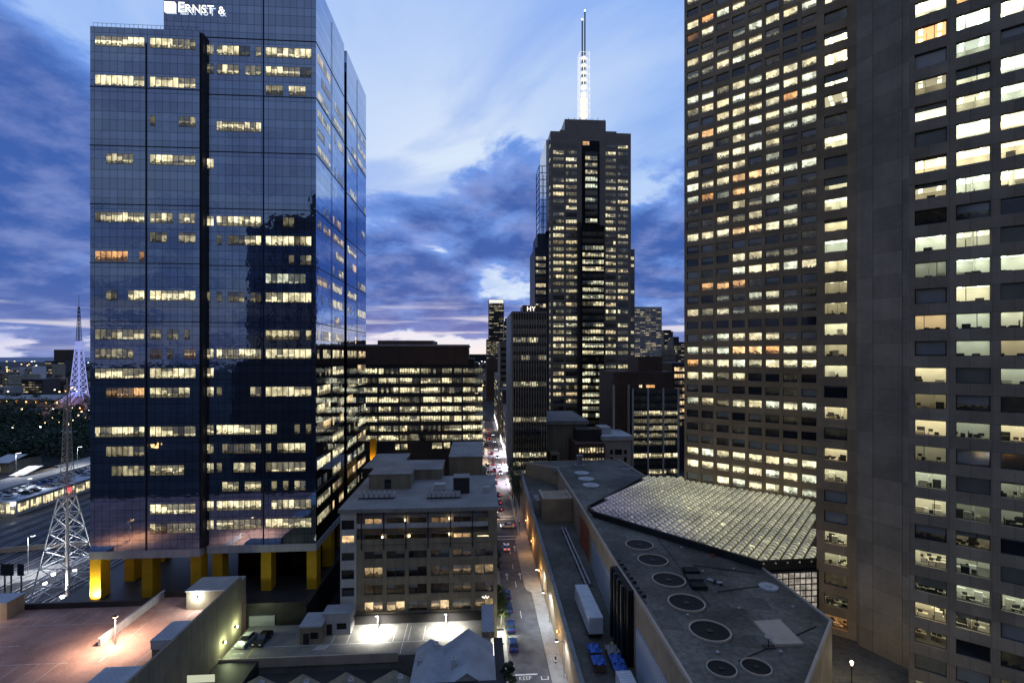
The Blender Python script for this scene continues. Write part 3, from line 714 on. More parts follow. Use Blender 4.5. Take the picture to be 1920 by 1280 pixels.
for k, (z0, z1) in rs.items():
    mb = MB(); a0, a1 = cs[0]; lv = litS.get(k, 1) / 9.0
    if lv > .25 and k <= 17:
        hu = 1.0 if k == -13 else (0.05 if k == 5 else R.choice((0.3, 0.42, 0.5)))
        pane(mb, 'f', BS + .44, a0, a1, z0, z1); mb.room = interior(BS + .44, a0, a1, z0, z1, lv * 1.4, hu); W.add(mb, frame_bars(a0, a1, BS + 0.44, z0, z1, 0.07))
    else:
      room(mb, BS + 0.44, a0, a1, z0, z1, litS.get(k, R.choice((1, 8, 9))) / 9.0, 1.0 if k == -13 else (0.1 if k == 5 else R.choice((0.3, 0.42))))
      W.add(mb, frame_bars(a0, a1, BS + 0.44, z0, z1, 0.07))
    row = litB.get(k, '717') + R.choice(('919', '195', '891'))
    for i, (v, (a0, a1)) in enumerate(zip(DIG(row), cb)):
        mb = MB(); c = BF + 0.44
        sp = a0 + (a1 - a0) * R.choice((0.3, 0.62, 0.7))
        if v > .25 and i < 3 and k <= 13:
            pane(mb, 'f', c, a0, a1, z0, z1); mb.room = interior(c, a0, a1, z0, z1, (v ** 1.3) * 1.4, hueB.get((k, i), R.choice((.0, .1, .2, .3, .42, .5))))
            W.add(mb, frame_bars(a0, a1, c, z0, z1, .08, R.choice((None, None, sp)))); continue
        if R.random() < 0.35 and v > 0.3:
            room(mb, c, a0, sp, z0, z1, v, hueB.get((k, i), 0.4)); room(mb, c, sp, a1, z0, z1, v * R.choice((1, .5, .2)), hueB.get((k, i), 0.4))
            W.add(mb, frame_bars(a0, a1, c, z0, z1, 0.08, sp))
        else:
            room(mb, c, a0, a1, z0, z1, v, hueB.get((k, i), R.choice((0.25, 0.38, 0.45)))); W.add(mb, frame_bars(a0, a1, c, z0, z1, 0.08))
W.done(M['darkmetal'])

# ================================================================== podium with the fans, atrium roof
ZR = 17.5
rp = [ps('W', u, v, ZR) for (u, v) in ((986, 867), (1044, 878), (1087, 946), (1156, 1060), (1190, 1111), (1300, 1292), (1330, 1345), (1490, 1345), (1514, 1285), (1560, 1165), (1420, 1058), (1108, 966), (1100, 950), (1210, 893), (1160, 862))]
po = thing('podium_building', 'low flat-roofed podium with a row of round roof fans beside the street', 'podium', 'W', rp[3][0], rp[3][1], 0)
b = MB(); b.prism(rp, 0, ZR); b.build('wall', M['tan'], po)
b = MB(); ins = 0.55
def inset(pts, d):
    out = []; n = len(pts)
    for i in range(n):
        a, p, c = Vector(pts[i - 1]), Vector(pts[i]), Vector(pts[(i + 1) % n])
        e1 = (p - a).normalized(); e2 = (c - p).normalized(); n1 = Vector((-e1.y, e1.x)); n2 = Vector((-e2.y, e2.x))
        m_ = (n1 + n2); k = d / max(0.35, m_.dot(n1)); out.append((p.x + m_.x * k, p.y + m_.y * k))
    return out
rin = inset(rp, 0.28)
b.face([(p[0], p[1], ZR + 0.012) for p in rin]); b.build('roof', M['podium_felt'], po)
for (u, v, w_, d_) in ((1150, 1010, 5, 3), (1270, 1050, 4, 6), (1400, 1130, 6, 3), (1250, 1160, 3, 5), (1470, 1130, 3, 3), (1390, 1200, 4, 2.5), (1120, 915, 5, 4), (1050, 880, 5, 6)):
    x0, y0 = gp(u, v, ZR); b = MB(); b.prism([(x0 - w_ / 2, y0 - d_ / 2), (x0 + w_ / 2, y0 - d_ / 2 - .6), (x0 + w_ / 2 + .3, y0 + d_ / 2), (x0 - w_ / 2, y0 + d_ / 2)], ZR + .013, ZR + .03); b.build('roof_patch', M['roof_felt'], po)
for (ua, va, ub, vb) in ((1222, 995, 1330, 1135), (1345, 1110, 1436, 1098), (1300, 1060, 1415, 1075), (1385, 1240, 1530, 1175)):
    x0, y0 = gp(ua, va, ZR); x1, y1 = gp(ub, vb, ZR); b = MB(); b.bar((x0, y0, ZR + .12), (x1, y1, ZR + .12), .07, 6); b.build('conduit', M['darkmetal'], po)
b = MB(); rou = inset(rp, -0.06)
for i in range(len(rp)):
    j = (i + 1) % len(rp)
    a, c, d, e = rou[i], rou[j], rin[j], rin[i]
    b.face([(a[0], a[1], ZR + 0.3), (c[0], c[1], ZR + 0.3), (d[0], d[1], ZR + 0.3), (e[0], e[1], ZR + 0.3)])
    b.face([(a[0], a[1], ZR - 0.3), (c[0], c[1], ZR - 0.3), (c[0], c[1], ZR + 0.3), (a[0], a[1], ZR + 0.3)])
    b.face([(d[0], d[1], ZR + 0.02), (e[0], e[1], ZR + 0.02), (e[0], e[1], ZR + 0.3), (d[0], d[1], ZR + 0.3)])
b.build('parapet', M['beige'], po)
def wall_panel(u0, v0, u1, v1, zt, zb, off, m, name):
    """a panel hung on the street wall of the podium between two points of its roof edge"""
    x0, y0 = gp(u0, v0, ZR); x1, y1 = gp(u1, v1, ZR)
    e = Vector((x1 - x0, y1 - y0)).normalized(); n = Vector((e.y, -e.x)); n = n if n.x < 0 else -n
    b = MB(); P = [(x0, y0), (x1, y1), (x1 + n.x * off, y1 + n.y * off), (x0 + n.x * off, y0 + n.y * off)]
    if (P[1][0] - P[0][0]) * (P[2][1] - P[0][1]) - (P[1][1] - P[0][1]) * (P[2][0] - P[0][0]) < 0: P.reverse()
    b.prism(P, zb, zt, bottom=True); b.build(name, m, po)
wall_panel(1112, 983, 1154, 1056, ZR - 3.5, 6, 0.35, M['corr'], 'wall_panel')
wall_panel(1197, 1122, 1262, 1229, ZR - 4.6, 5, 0.35, M['corr'], 'wall_panel')
wall_panel(1090, 950, 1107, 975, ZR - 2.0, 6, 0.36, M['brick'], 'brick_panel')
wall_panel(1157, 1062, 1188, 1109, ZR + 0.2, 5, 0.9, M['black'], 'duct_bay')
for k, v in enumerate((0.12, 0.34, 0.55, 0.78)):
    u_, v_ = 1157 + 31 * v, 1062 + 47 * v; x0, y0 = gp(u_, v_, ZR); b = MB(); b.cyl(x0 - 1.35, y0 - 0.3, 5, ZR + 0.6 - k * 0.1, 0.32, 10); b.build('pipe', M['darkmetal'], po)
for k in range(9):
    u_, v_ = 1153 + 46 * k / 8.0, 1056 + 70 * k / 8.0; x0, y0 = gp(u_, v_, ZR); b = MB(); b.box(x0 + .4, x0 + 1.0, y0 - .2, y0 + .5, ZR + .5, ZR + .75 + (k % 3) * .15); b.build('pipe_bracket', M['darkmetal'], po)
x0, y0 = gp(1246, 1240, ZR - 9)
# round fans
def fan(name, u, v, r, label, grille='black', z=ZR + 0.02):
    X, Y = gp(u, v, z); t = thing(name, label, 'roof fan', 'W', X, Y, z)
    b = MB(); n = 36
    for i in range(n):
        a, c = 2 * math.pi * i / n, 2 * math.pi * (i + 1) / n
        P = lambda rr, an, zz: (X + rr * math.cos(an), Y + rr * math.sin(an), z + zz)
        ri = r * 0.925
        b.face([P(r, a, 0), P(r, c, 0), P(r, c, .28), P(r, a, .28)]); b.face([P(r, a, .28), P(r, c, .28), P(ri, c, .28), P(ri, a, .28)])
        b.face([P(ri, c, 0.0), P(ri, a, 0.0), P(ri, a, .28), P(ri, c, .28)])
    b.build('ring', M['beige'], t)
    b = MB(); b.face([(X + r * .925 * math.cos(2 * math.pi * i / n), Y + r * .925 * math.sin(2 * math.pi * i / n), z + .10) for i in range(n)]); b.build('grille', M[grille], t)
    b = MB(); b.cyl(X, Y, z + .12, z + .22, r * .16, 12); b.build('hub', M['darkmetal'], t)
fl = ['the first large dark roof fan from the atrium glazing', 'second large dark roof fan from the atrium glazing', 'large dark roof fan beside the black rooftop box unit', 'large dark roof fan between the black box unit and the biggest fan',
      'biggest looking dark roof fan, left of the pinkish roof slab']
for (u, v), l in zip(((1199, 1022), (1224, 1051), (1254, 1088), (1287, 1131), (1331, 1184)), fl): fan('roof_fan', u, v, 2.75, l.replace('biggest looking dark roof fan, left of', 'widest dark roof fan near'))
fan('roof_fan', 1353, 1255, 1.75, 'smaller dark roof fan at the bottom edge, nearer the street wall')
fan('roof_fan', 1418, 1252, 1.75, 'smaller dark roof fan at the bottom edge, farther from the street wall')
def disc(u, v, r, label, z=ZR + 0.02, m='beige', h=.25):
    X, Y = gp(u, v, z); b = MB(); b.cyl(X, Y, z, z + h, r, 28); b.cyl(X, Y, z + h, z + h + .22, r * .35, 16, r * .3)
    solo('roof_vent', b, M[m], label, 'roof vent', 'W', X, Y, z)
disc(1091, 887, 2.4, 'flat pale round vent on the far podium roof, nearest the chimney', m='pale'); disc(1099, 898, 2.4, 'flat pale round vent in the middle of a line of three', m='pale'); disc(1108, 910, 2.4, 'flat pale round vent on the far podium roof, nearest the atrium', m='pale')
disc(1174, 879, 1.6, 'small dull round vent alone near the far roof edge', m='roof_pale', h=.15); disc(1441, 1101, 1.45, 'white stained round vent near the glass block wall', m='pale')
X, Y = gp(1087, 872, ZR); b = MB(); b.cyl(X, Y, ZR, ZR + 3.2, 1.0, 14); b.cyl(X, Y, ZR + 3.2, ZR + 3.5, 1.25, 14); b.cyl(X, Y, ZR, ZR + .3, 2.2, 20)
solo('chimney_stack', b, M['roof_pale'], 'short round chimney on the far end of the podium roof', 'chimney', 'W', X, Y, ZR)
# black box unit made of stepped boxes
X, Y = gp(1296, 1086, ZR); t = thing('rooftop_unit', 'black stepped rooftop box unit beside the dark fans', 'air conditioner', 'W', X, Y, ZR)
for k, (du, dv) in enumerate(((0, -9), (6, 3), (13, 15))):
    x, y = gp(1296 + du, 1086 + dv, ZR); b = MB(); b.box(x - 1.2, x + 1.2, y - .95, y + .95, ZR + .02, ZR + 1.0 - .2 * k); b.build('cabinet', M['black'] if k != 1 else M['dark'], t)
    b = MB(); b.box(x - 1.0, x + 1.0, y - .96, y - .952, ZR + .2, ZR + .7 - .2 * k); b.build('grille', M['darkmetal'], t)
X, Y = gp(1340, 1093, ZR); t = thing('roof_pipework', 'small cluster of grey pipes lying on the podium roof', 'pipes', 'W', X, Y, ZR)
b = MB(); b.bar((X - .9, Y + .8, ZR + .3), (X + .8, Y - .8, ZR + .3), .16, 8); b.bar((X - .6, Y + 1.0, ZR + .4), (X + 1.1, Y - .6, ZR + .4), .1, 8); b.build('pipe', M['metal'], t)
b = MB(); b.box(X - .2, X + .4, Y - .3, Y + .3, ZR + .02, ZR + .55); b.box(X + .5, X + .9, Y - .9, Y - .5, ZR + .02, ZR + .4); b.build('valve_box', M['darkmetal'], t)
P = [ps('W', u, v, ZR + .35) for (u, v) in ((1413, 1163), (1453, 1207), (1507, 1205), (1462, 1160))]
b = MB(); b.prism(P, ZR + .02, ZR + .35); solo('roof_hatch', b, M['beige'], 'flat pinkish rectangular slab lying on the podium roof', 'roof hatch', 'W', P[0][0], P[0][1], ZR)
X, Y = gp(1441, 1213, ZR); t = thing('antenna_dish', 'small dark dish on a foot beside the pinkish slab', 'antenna', 'W', X, Y, ZR)
b = MB(); b.box(X - .7, X + .7, Y - .4, Y + .4, ZR + .02, ZR + .15); b.bar((X, Y, ZR + .1), (X, Y, ZR + 1.3), .06, 6); b.build('stand', M['darkmetal'], t)
b = MB(); b.cyl(X, Y - .1, ZR + 1.2, ZR + 1.45, .15, 14, .55); b.build('dish', M['metal'], t)
X, Y = gp(1336, 1044, ZR); b = MB(); b.box(X - .35, X + .35, Y - .25, Y + .25, ZR + .02, ZR + .45); b.box(X - .25, X + .25, Y - .15, Y + .15, ZR + .45, ZR + .6)
solo('gas_box', b, M['brick'], 'small reddish box on the podium roof near the atrium edge', 'box', 'W', X, Y, ZR)
for (u, v) in ((1278, 1028), (1376, 1068), (1386, 1142), (1487, 1140), (1346, 1225), (1464, 1224), (1318, 1073), (1290, 1155)):
    X, Y = gp(u, v, ZR); b = MB(); b.cyl(X, Y, ZR + .02, ZR + .3, .14, 10); b.cyl(X, Y, ZR + .3, ZR + .4, .24, 10, .1)
    solo('vent_pipe', b, M['metal'], 'tiny mushroom vent pipe on the podium roof', 'vent pipe', 'W', X, Y, ZR, group='mushroom vents on the podium roof')

# glazed atrium roof: a frame with rows of domes
ZG = 18.4
at = [ps('W', u, v, ZG) for (u, v) in ((1102, 952), (1210, 894), (1279, 895), (1531, 937), (1534, 1052), (1424, 1057), (1112, 962))]
at.reverse()
ar = thing('atrium_roof', 'glowing glazed roof of small domes between the two brown towers', 'glass roof', 'C', *from_w('C', *at[0]), ZG)
atc = [from_w('C', *p) for p in at]
b = MB(); b.prism(atc, ZG - 1.2, ZG); b.build('deck', M['darkmetal'], ar)
b = MB(); n = len(atc)
for i in range(n):
    a, c = atc[i], atc[(i + 1) % n]; b.bar((a[0], a[1], ZG + .35), (c[0], c[1], ZG + .35), .35)
b.build('edge_beam', M['darkmetal'], ar)
def inside(p, poly):
    c = False; j = len(poly) - 1
    for i in range(len(poly)):
        if (poly[i][1] > p[1]) != (poly[j][1] > p[1]) and p[0] < (poly[j][0] - poly[i][0]) * (p[1] - poly[i][1]) / (poly[j][1] - poly[i][1]) + poly[i][0]: c = not c
        j = i
    return c
def dome_mat(name, cool):
    m = bpy.data.materials.new(name); m.use_nodes = True; w = NT(m.node_tree); w.n.clear()
    out = w.node('ShaderNodeOutputMaterial'); bs = w.node('ShaderNodeBsdfPrincipled'); w.l.new(bs.outputs[0], out.inputs[0])
    gp_ = w.node('ShaderNodeNewGeometry').outputs['Position']
    n1 = w.noise(gp_, 0.10, 3.0); n2 = w.noise(gp_, 1.5, 3.0, 0.6); n3 = w.noise(gp_, 0.5, 2.0)
    gz = w.sep(gp_)[2]
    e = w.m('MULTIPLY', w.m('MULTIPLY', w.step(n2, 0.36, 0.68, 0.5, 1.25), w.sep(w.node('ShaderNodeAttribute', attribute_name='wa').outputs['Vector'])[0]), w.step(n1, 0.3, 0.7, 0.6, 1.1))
    e = w.m('ADD', e, w.m('MULTIPLY', w.step(n3, 0.68, 0.76), 1.2))  # broken glints painted into the glow
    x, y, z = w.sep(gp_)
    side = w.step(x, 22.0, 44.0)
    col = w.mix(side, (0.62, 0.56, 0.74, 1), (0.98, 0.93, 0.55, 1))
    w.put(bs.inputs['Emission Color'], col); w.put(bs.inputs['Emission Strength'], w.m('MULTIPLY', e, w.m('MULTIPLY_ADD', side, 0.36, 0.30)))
    w.put(bs.inputs['Base Color'], (0.16, 0.16, 0.17, 1)); bs.inputs['Roughness'].default_value = 0.12; bs.inputs['Specular IOR Level'].default_value = 0.8
    m.cycles.emission_sampling = 'NONE'
    return m
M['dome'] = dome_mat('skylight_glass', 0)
PIT = 1.6
dm = MB(); hh = PIT * 0.41
ringz = ((1.0, 0.04), (0.9, 0.26), (0.42, 0.50))
for (f0, z0), (f1, z1) in zip(ringz[:-1], ringz[1:]):
    for i in range(4):
        sx = [(-1, -1), (1, -1), (1, 1), (-1, 1)]; a, c = sx[i], sx[(i + 1) % 4]
        dm.face([(a[0] * hh * f0, a[1] * hh * f0, z0), (c[0] * hh * f0, c[1] * hh * f0, z0), (c[0] * hh * f1, c[1] * hh * f1, z1), (a[0] * hh * f1, a[1] * hh * f1, z1)], None, ((.30, .85, .6, .18)[i] * (.7 if f0 == 1.0 else 1.2), 0, 0, 1))  # lit and shaded sides of each dome painted in by a brightness per face
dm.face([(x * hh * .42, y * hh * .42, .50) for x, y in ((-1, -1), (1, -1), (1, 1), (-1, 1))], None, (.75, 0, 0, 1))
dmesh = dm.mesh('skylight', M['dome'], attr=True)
xs = [p[0] for p in atc]; ys = [p[1] for p in atc]; cells = []
for i in range(int((max(xs) - min(xs)) / PIT) + 1):
    for j in range(int((max(ys) - min(ys)) / PIT) + 1):
        c = (min(xs) + (i + .5) * PIT, min(ys) + (j + .5) * PIT)
        if sum(inside((c[0] + dx * hh, c[1] + dy * hh), atc) for dx in (-1, 1) for dy in (-1, 1)) >= 3:
            X, Y = to_w('C', *c); cells.append((math.hypot(X, Y), c))
cells.sort(); rest = MB(); o_ = OFF[ar.name]
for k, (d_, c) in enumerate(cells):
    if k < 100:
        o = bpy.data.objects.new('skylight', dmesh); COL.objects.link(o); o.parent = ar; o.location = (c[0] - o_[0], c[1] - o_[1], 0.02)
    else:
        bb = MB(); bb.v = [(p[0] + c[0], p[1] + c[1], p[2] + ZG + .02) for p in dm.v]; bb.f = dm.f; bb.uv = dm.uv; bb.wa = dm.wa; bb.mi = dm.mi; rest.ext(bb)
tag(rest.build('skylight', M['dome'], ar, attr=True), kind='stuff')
# vertical wall of glass blocks below the atrium edge
wq = [ps('W', 1424, 1059, ZG), (54.5, 88.1)]
gw = thing('glass_block_wall', 'lit wall of square glass blocks under the near atrium edge', 'glass wall', 'W', wq[0][0], wq[0][1], 0)
e = (Vector(wq[1]) - Vector(wq[0])); L = e.length; e.normalize(); nn = Vector((e.y, -e.x))
wp = lambda a, o, z: (wq[0][0] + e.x * a + nn.x * o, wq[0][1] + e.y * a + nn.y * o, z)
b = MB(); b.prism([wp(0, 0, 0)[:2], wp(L, 0, 0)[:2], wp(L, -.6, 0)[:2], wp(0, -.6, 0)[:2]], 6, ZG - 1.3); b.build('wall', M['darkmetal'], gw)
def block_mat():
    m = bpy.data.materials.new('glass_block'); m.use_nodes = True; w = NT(m.node_tree); w.n.clear()
    out = w.node('ShaderNodeOutputMaterial'); bs = w.node('ShaderNodeBsdfPrincipled'); w.l.new(bs.outputs[0], out.inputs[0])
    pz_ = w.node('ShaderNodeNewGeometry').outputs['Position']
    f = w.step(w.noise(pz_, 0.9, 2.0), 0.35, 0.65, 0.35, 1.1)
    bs.inputs['Emission Color'].default_value = (1.0, 0.88, 0.72, 1); w.put(bs.inputs['Emission Strength'], w.m('MULTIPLY', f, 0.42))
    w.put(bs.inputs['Base Color'], (0.2, 0.19, 0.2, 1)); bs.inputs['Roughness'].default_value = 0.15; m.cycles.emission_sampling = 'NONE'
    return m
M['block'] = block_mat()
nb = 0; rest = MB(); pw = 1.08
for r_ in range(11):
    for c_ in range(int(L / pw)):
        if nb > 99: break
        bb = MB(); a = c_ * pw + .12; z = ZG - 2.5 - r_ * pw
        P = [wp(a, .02, z), wp(a + pw * .8, .02, z), wp(a + pw * .8, .02, z + pw * .8), wp(a, .02, z + pw * .8)]; Q = [wp(a + .2, .25, z + .2), wp(a + pw * .8 - .2, .25, z + .2), wp(a + pw * .8 - .2, .25, z + pw * .8 - .2), wp(a + .2, .25, z + pw * .8 - .2)]
        bb.face(Q)
        for i in range(4): bb.face([P[i], P[(i + 1) % 4], Q[(i + 1) % 4], Q[i]])
        bb.build('glass_block', M['block'], gw); nb += 1
# sunken plaza floor at the foot of the near tower
flat('plaza', [from_w('W', *p) for p in ((33, 50), (62, 50), (75, 55), (62, 86), (54, 88), (45.6, 69.5))], 6.4, M['roof_felt'], 'W')

for k, (x_, y_) in enumerate(((47, 57), (50, 73))):
    t = thing('plaza_lamp', ('warm globe lamp on the sunken plaza behind the podium corner', 'warm globe lamp on the sunken plaza at the tower foot')[k], 'lamp post', 'W', x_, y_, 6.4)
    b = MB(); b.cyl(x_, y_, 6.4, 9.6, .08, 8); b.build('pole', M['darkmetal'], t); b = MB(); b.cyl(x_, y_, 9.6, 10.1, .12, 10, .26); b.cyl(x_, y_, 10.1, 10.3, .26, 10, .1); b.build('globe', M['lamp_y'], t)
    point('lamp_light', t, (0, 0, 4.2), 420, (1, .9, .6), .25)

# ================================================================== service lane, its outer wall and what stands in it
def lane_z(t): return 5.2 + max(0.0, t - 74) * 0.075
ow = thing('retaining_wall', 'long tan wall lit orange between the street footpath and the service lane', 'wall', 'S', 15.3, 74, 0)
b = MB()
for t0, t1 in ((40, 74), (74, 112), (112, 150), (150, 178)):
    za, zb_ = lane_z(t0) + 1.1, lane_z(t1) + 1.1
    b.face([(15.3, t1, 0), (15.3, t0, 0), (15.3, t0, za), (15.3, t1, zb_)]); b.face([(15.3, t0, za), (15.9, t0, za), (15.9, t1, zb_), (15.3, t1, zb_)]); b.face([(15.9, t0, 0), (15.9, t1, 0), (15.9, t1, zb_), (15.9, t0, za)])
b.build('wall', M['tan'], ow)
b = MB()
for t0, t1 in ((40, 74), (74, 112), (112, 150), (150, 178)):
    za, zb_ = lane_z(t0) + 1.1, lane_z(t1) + 1.1
    b.face([(15.2, t0, za + .12), (16.0, t0, za + .12), (16.0, t1, zb_ + .12), (15.2, t1, zb_ + .12)]); b.face([(15.2, t1, zb_), (15.2, t0, za), (15.2, t0, za + .12), (15.2, t1, zb_ + .12)])
b.build('coping', M['roof_pale'], ow)
g = MB()
for t0, t1 in ((40, 74), (74, 112), (112, 150), (150, 178)):
    g.face([(15.9, t0, lane_z(t0)), (31, t0, lane_z(t0)), (31, t1, lane_z(t1)), (15.9, t1, lane_z(t1))])
solo('service_road', g, M['roof_felt'], None, None, 'S', 0, 0, kind='structure')
# stair block on the lane
def ground_lane(u, v):
    z = 7.0
    for _ in range(8): p, q = ps('S', u, v, z); z = lane_z(q)
    return p, q, z
p, q, z = ground_lane(1022, 979)
st = thing('stair_block', 'tan concrete stair block with pale coping standing in the service lane', 'stair block', 'S', p, q, z)
b = MB(); b.box(p - .6, p + 7.5, q, q + 9, z - 2, z + 6.2); b.build('wall', M['tan'], st)
b = MB(); b.box(p - 2.0, p - .65, q + 5, q + 11, z - 2, z + 4.5); b.build('wing', M['roof_pale'], st)
b = MB()
for (x0, x1, y0, y1) in ((p - .7, p + 7.6, q - .1, q + .4), (p - .7, p - .2, q + .4, q + 9), (p + 7.0, p + 7.6, q + .4, q + 9)): b.box(x0, x1, y0, y1, z + 6.204, z + 6.6)
b.build('coping', M['beige'], st)
for k in (0, 1):
    p0, q0, z0 = ground_lane(1053 + k * 6, 992); p1, q1, z1 = ground_lane(1099 + k * 8, 1100)
    t = thing('duct', ('pale duct pipe along the service lane, nearer the street', 'pale duct pipe along the service lane, nearer the podium')[k], 'duct', 'S', p0, q0, z0)
    b = MB(); b.bar((p0, q0, z0 + .6), (p1, q1, z1 + .6), .22, 8); b.build('pipe', M['metal'], t)
    for f in (0.1, .3, .5, .7, .9):
        x, y, zz = p0 + (p1 - p0) * f, q0 + (q1 - q0) * f, z0 + (z1 - z0) * f
        b = MB(); b.box(x - .3, x + .3, y - .08, y + .08, zz, zz + .37); b.build('support', M['darkmetal'], t)
# trailer and skips
p, q, z = ground_lane(1131, 1200)
tr = thing('semi_trailer', 'long pale box trailer parked in the service lane', 'trailer', 'S', p - 1.2, q, z)
b = MB(); b.box(p - 2.5, p, q, q + 12.5, z + 1.15, z + 4.0); b.build('body', M['trailer'], tr)
b = MB(); b.box(p - 2.3, p - .2, q + .1, q + 12.3, z + .85, z + 1.146); b.build('chassis', M['darkmetal'], tr)
b = MB(); b.box(p - 2.42, p - 1.28, q - .05, q - .004, z + 1.25, z + 3.9); b.build('rear_door', M['trailer'], tr)
b = MB(); b.box(p - 1.22, p - .08, q - .05, q - .004, z + 1.25, z + 3.9); b.build('rear_door', M['trailer'], tr)
for (dx, dy) in ((-2.2, 1.2), (-.3, 1.2), (-2.2, 2.5), (-.3, 2.5)):
    b = MB(); b.bar((p + dx - .15, q + dy, z + .5), (p + dx + .15, q + dy, z + .5), .5, 14); b.build('wheel', M['rubber'], tr)
b = MB(); b.box(p - 2.2, p - 2.0, q + 10, q + 10.2, z, z + .85); b.box(p - .5, p - .3, q + 10, q + 10.2, z, z + .85); b.build('landing_leg', M['darkmetal'], tr)
def skip(u, v, label, tarp, rot=0.0):
    p, q, z = ground_lane(u, v); t = thing('skip_bin', label, 'skip', 'S', p, q, z)
    b = MB(); w0, w1, l0, l1, h = .8, 1.0, 1.0, 1.25, 1.35
    A = [(p - w0, q - l0), (p + w0, q - l0), (p + w0, q + l0), (p - w0, q + l0)]; B = [(p - w1, q - l1), (p + w1, q - l1), (p + w1, q + l1), (p - w1, q + l1)]
    for i in range(4):
        j = (i + 1) % 4; b.face([(*A[i], z + .12), (*A[j], z + .12), (*B[j], z + h), (*B[i], z + h)])
    b.face([(*a, z + .12) for a in A[::-1]]); b.build('body', M['rust'], t)
    b = MB(); n = 6
    for i in range(n):
        for j in range(n):
            hz = lambda i, j: z + h + .08 + .22 * math.sin(i * 1.9 + u) * math.cos(j * 1.4 + v) + .3 * (1 - ((i - 3) / 3) ** 2) * (1 - ((j - 3) / 3) ** 2)
            Q = lambda i, j: (p - w1 * 1.05 + 2.1 * w1 * i / n, q - l1 * 1.05 + 2.1 * l1 * j / n, hz(i, j))
            b.face([Q(i, j), Q(i + 1, j), Q(i + 1, j + 1), Q(i, j + 1)])
    b.build('cover' if tarp != 'roof_pale' else 'lid', M[tarp], t)
    for dx in (-.7, .7): b = MB(); b.box(p + dx - .1, p + dx + .1, q - l0, q + l0, z, z + .12); b.build('runner', M['darkmetal'], t)
skip(1114, 1230, 'blue covered skip nearest the street and the white trailer', 'tarp'); skip(1122, 1253, 'blue covered skip nearest the street, in front of another blue one', 'tarp')
skip(1148, 1232, 'grey covered skip standing between blue ones and the dark pipes', 'roof_pale'); skip(1156, 1251, 'blue covered skip in the middle of the pair beside the podium', 'tarp')
skip(1163, 1268, 'blue covered skip right behind the ribbed white container', 'tarp')
p, q, z = ground_lane(1190, 1305)
t = thing('shipping_container', 'ribbed white container at the bottom of the service lane', 'container', 'S', p, q, z)
b = MB(); b.box(p - 2.3, p, q - 4, q + 2.0, z + .1, z + 2.6); b.build('body', M['white'], t)
b = MB()
for k in range(12): b.box(p - 2.25, p - .05, q - 3.8 + k * .5, q - 3.65 + k * .5, z + 2.603, z + 2.68)
b.build('roof_rib', M['white'], t)
for (u, v) in ((1148, 1214), (1168, 1217)):
    p, q, z = ground_lane(u, v); b = MB(); b.cyl(p, q, z, z + .8, .28, 10); b.cyl(p, q, z + .8, z + 1.0, .3, 10, .12)
    solo('gas_bottle', b, M['ymark'], 'small yellow bottle standing among the skips', 'gas bottle', 'S', p, q, z, group='yellow bottles among the skips')
# ================================================================== buildings along the street
def lit_rows(W, face, c, a0, a1, z0, dz, hgt, nrow, bays, n, plan, hue=0.42, m=0.0, part=0.8):
    """rows of window ribbons; plan(row, bay) gives the light"""
    bw = (a1 - a0) / bays
    for r in range(nrow):
        for k in range(bays):
            v = plan(r, k)
            if v is None: continue
            mb = MB(); strip(mb, face, c, a0 + k * bw + m, a0 + (k + 1) * bw - m, z0 + r * dz, z0 + r * dz + hgt, n, v, hue if not callable(hue) else hue(r, k), part); W.add(mb)
RNDL = lambda p, lo=.5, hi=1.0, off=.04: (R.uniform(lo, hi) if R.random() < p else off)

# grey concrete office block beside the glass tower
TB = 97.1; L0, L1 = -26.2, 3.86; ZT = 25.8
ob = thing('office_block', 'grey concrete office block with two white balcony storeys under a flat roof', 'office block', 'S', L0, TB, 0)
cols = [(pu('S', 683 + 41.6 * k, TB), pu('S', 717 + 41.6 * k, TB)) for k in range(6)]
lc = (pu('S', 640, TB), pu('S', 664, TB))
zz = lambda v: zv(v, 95.4)
b = MB(); xs0 = pu('S', 668, TB)
grid_wall(b, TB, cols, [(zz(v1), zz(v0)) for v0, v1 in ((1034, 1048), (1064, 1083), (1097, 1116), (1129, 1148))], xs0, L1, 0, zz(1022), 0.35); b.build('facade', M['grey'], ob)
b = MB(); grid_wall(b, TB, [lc], [(zz(v1), zz(v0)) for v0, v1 in ((974, 992), (1003, 1017), (1035, 1050), (1067, 1085), (1100, 1117))], L0, xs0, 0, ZT - .7, 0.3); b.build('stair_tower', M['pale'], ob)
b = MB(); b.prism([(L0, TB + .35), (xs0, TB + .35), (L1, TB + .35), (L1, 122), (L0, 122)], 0, zz(1022), top=True); b.prism([(L0, TB + .3), (xs0 - .01, TB + .3), (xs0 - .01, TB + 2.6), (L1 - 1.7, TB + 2.6), (L1 - 1.7, TB), (L1, TB), (L1, 122), (L0, 122)], zz(1022) + .004, ZT - .7)
b.build('wall', M['grey'], ob)
b = MB(); b.box(xs0, L1 - 1.7, TB + 2.2, TB + 2.597, zz(1022) + .01, ZT - .7); b.build('balcony_wall', M['pale'], ob)
b = MB(); b.box(L0 - .3, L1 + .3, TB - .5, 122.3, ZT - .696, ZT); b.build('roof', M['roof_pale'], ob)
for k in range(6):
    x = pu('S', 678 + 41.6 * k, TB); b = MB(); b.box(x - .12, x + .12, TB - .15, TB + .1, zz(1030), ZT - .7); b.build('balcony_post', M['darkmetal'], ob)
for (v, nm) in ((1000, 'balcony_slab'),):
    b = MB(); b.box(xs0, L1 - 1.7, TB, TB + 2.2, zz(v) - .15, zz(v) + .1); b.build(nm, M['grey'], ob)
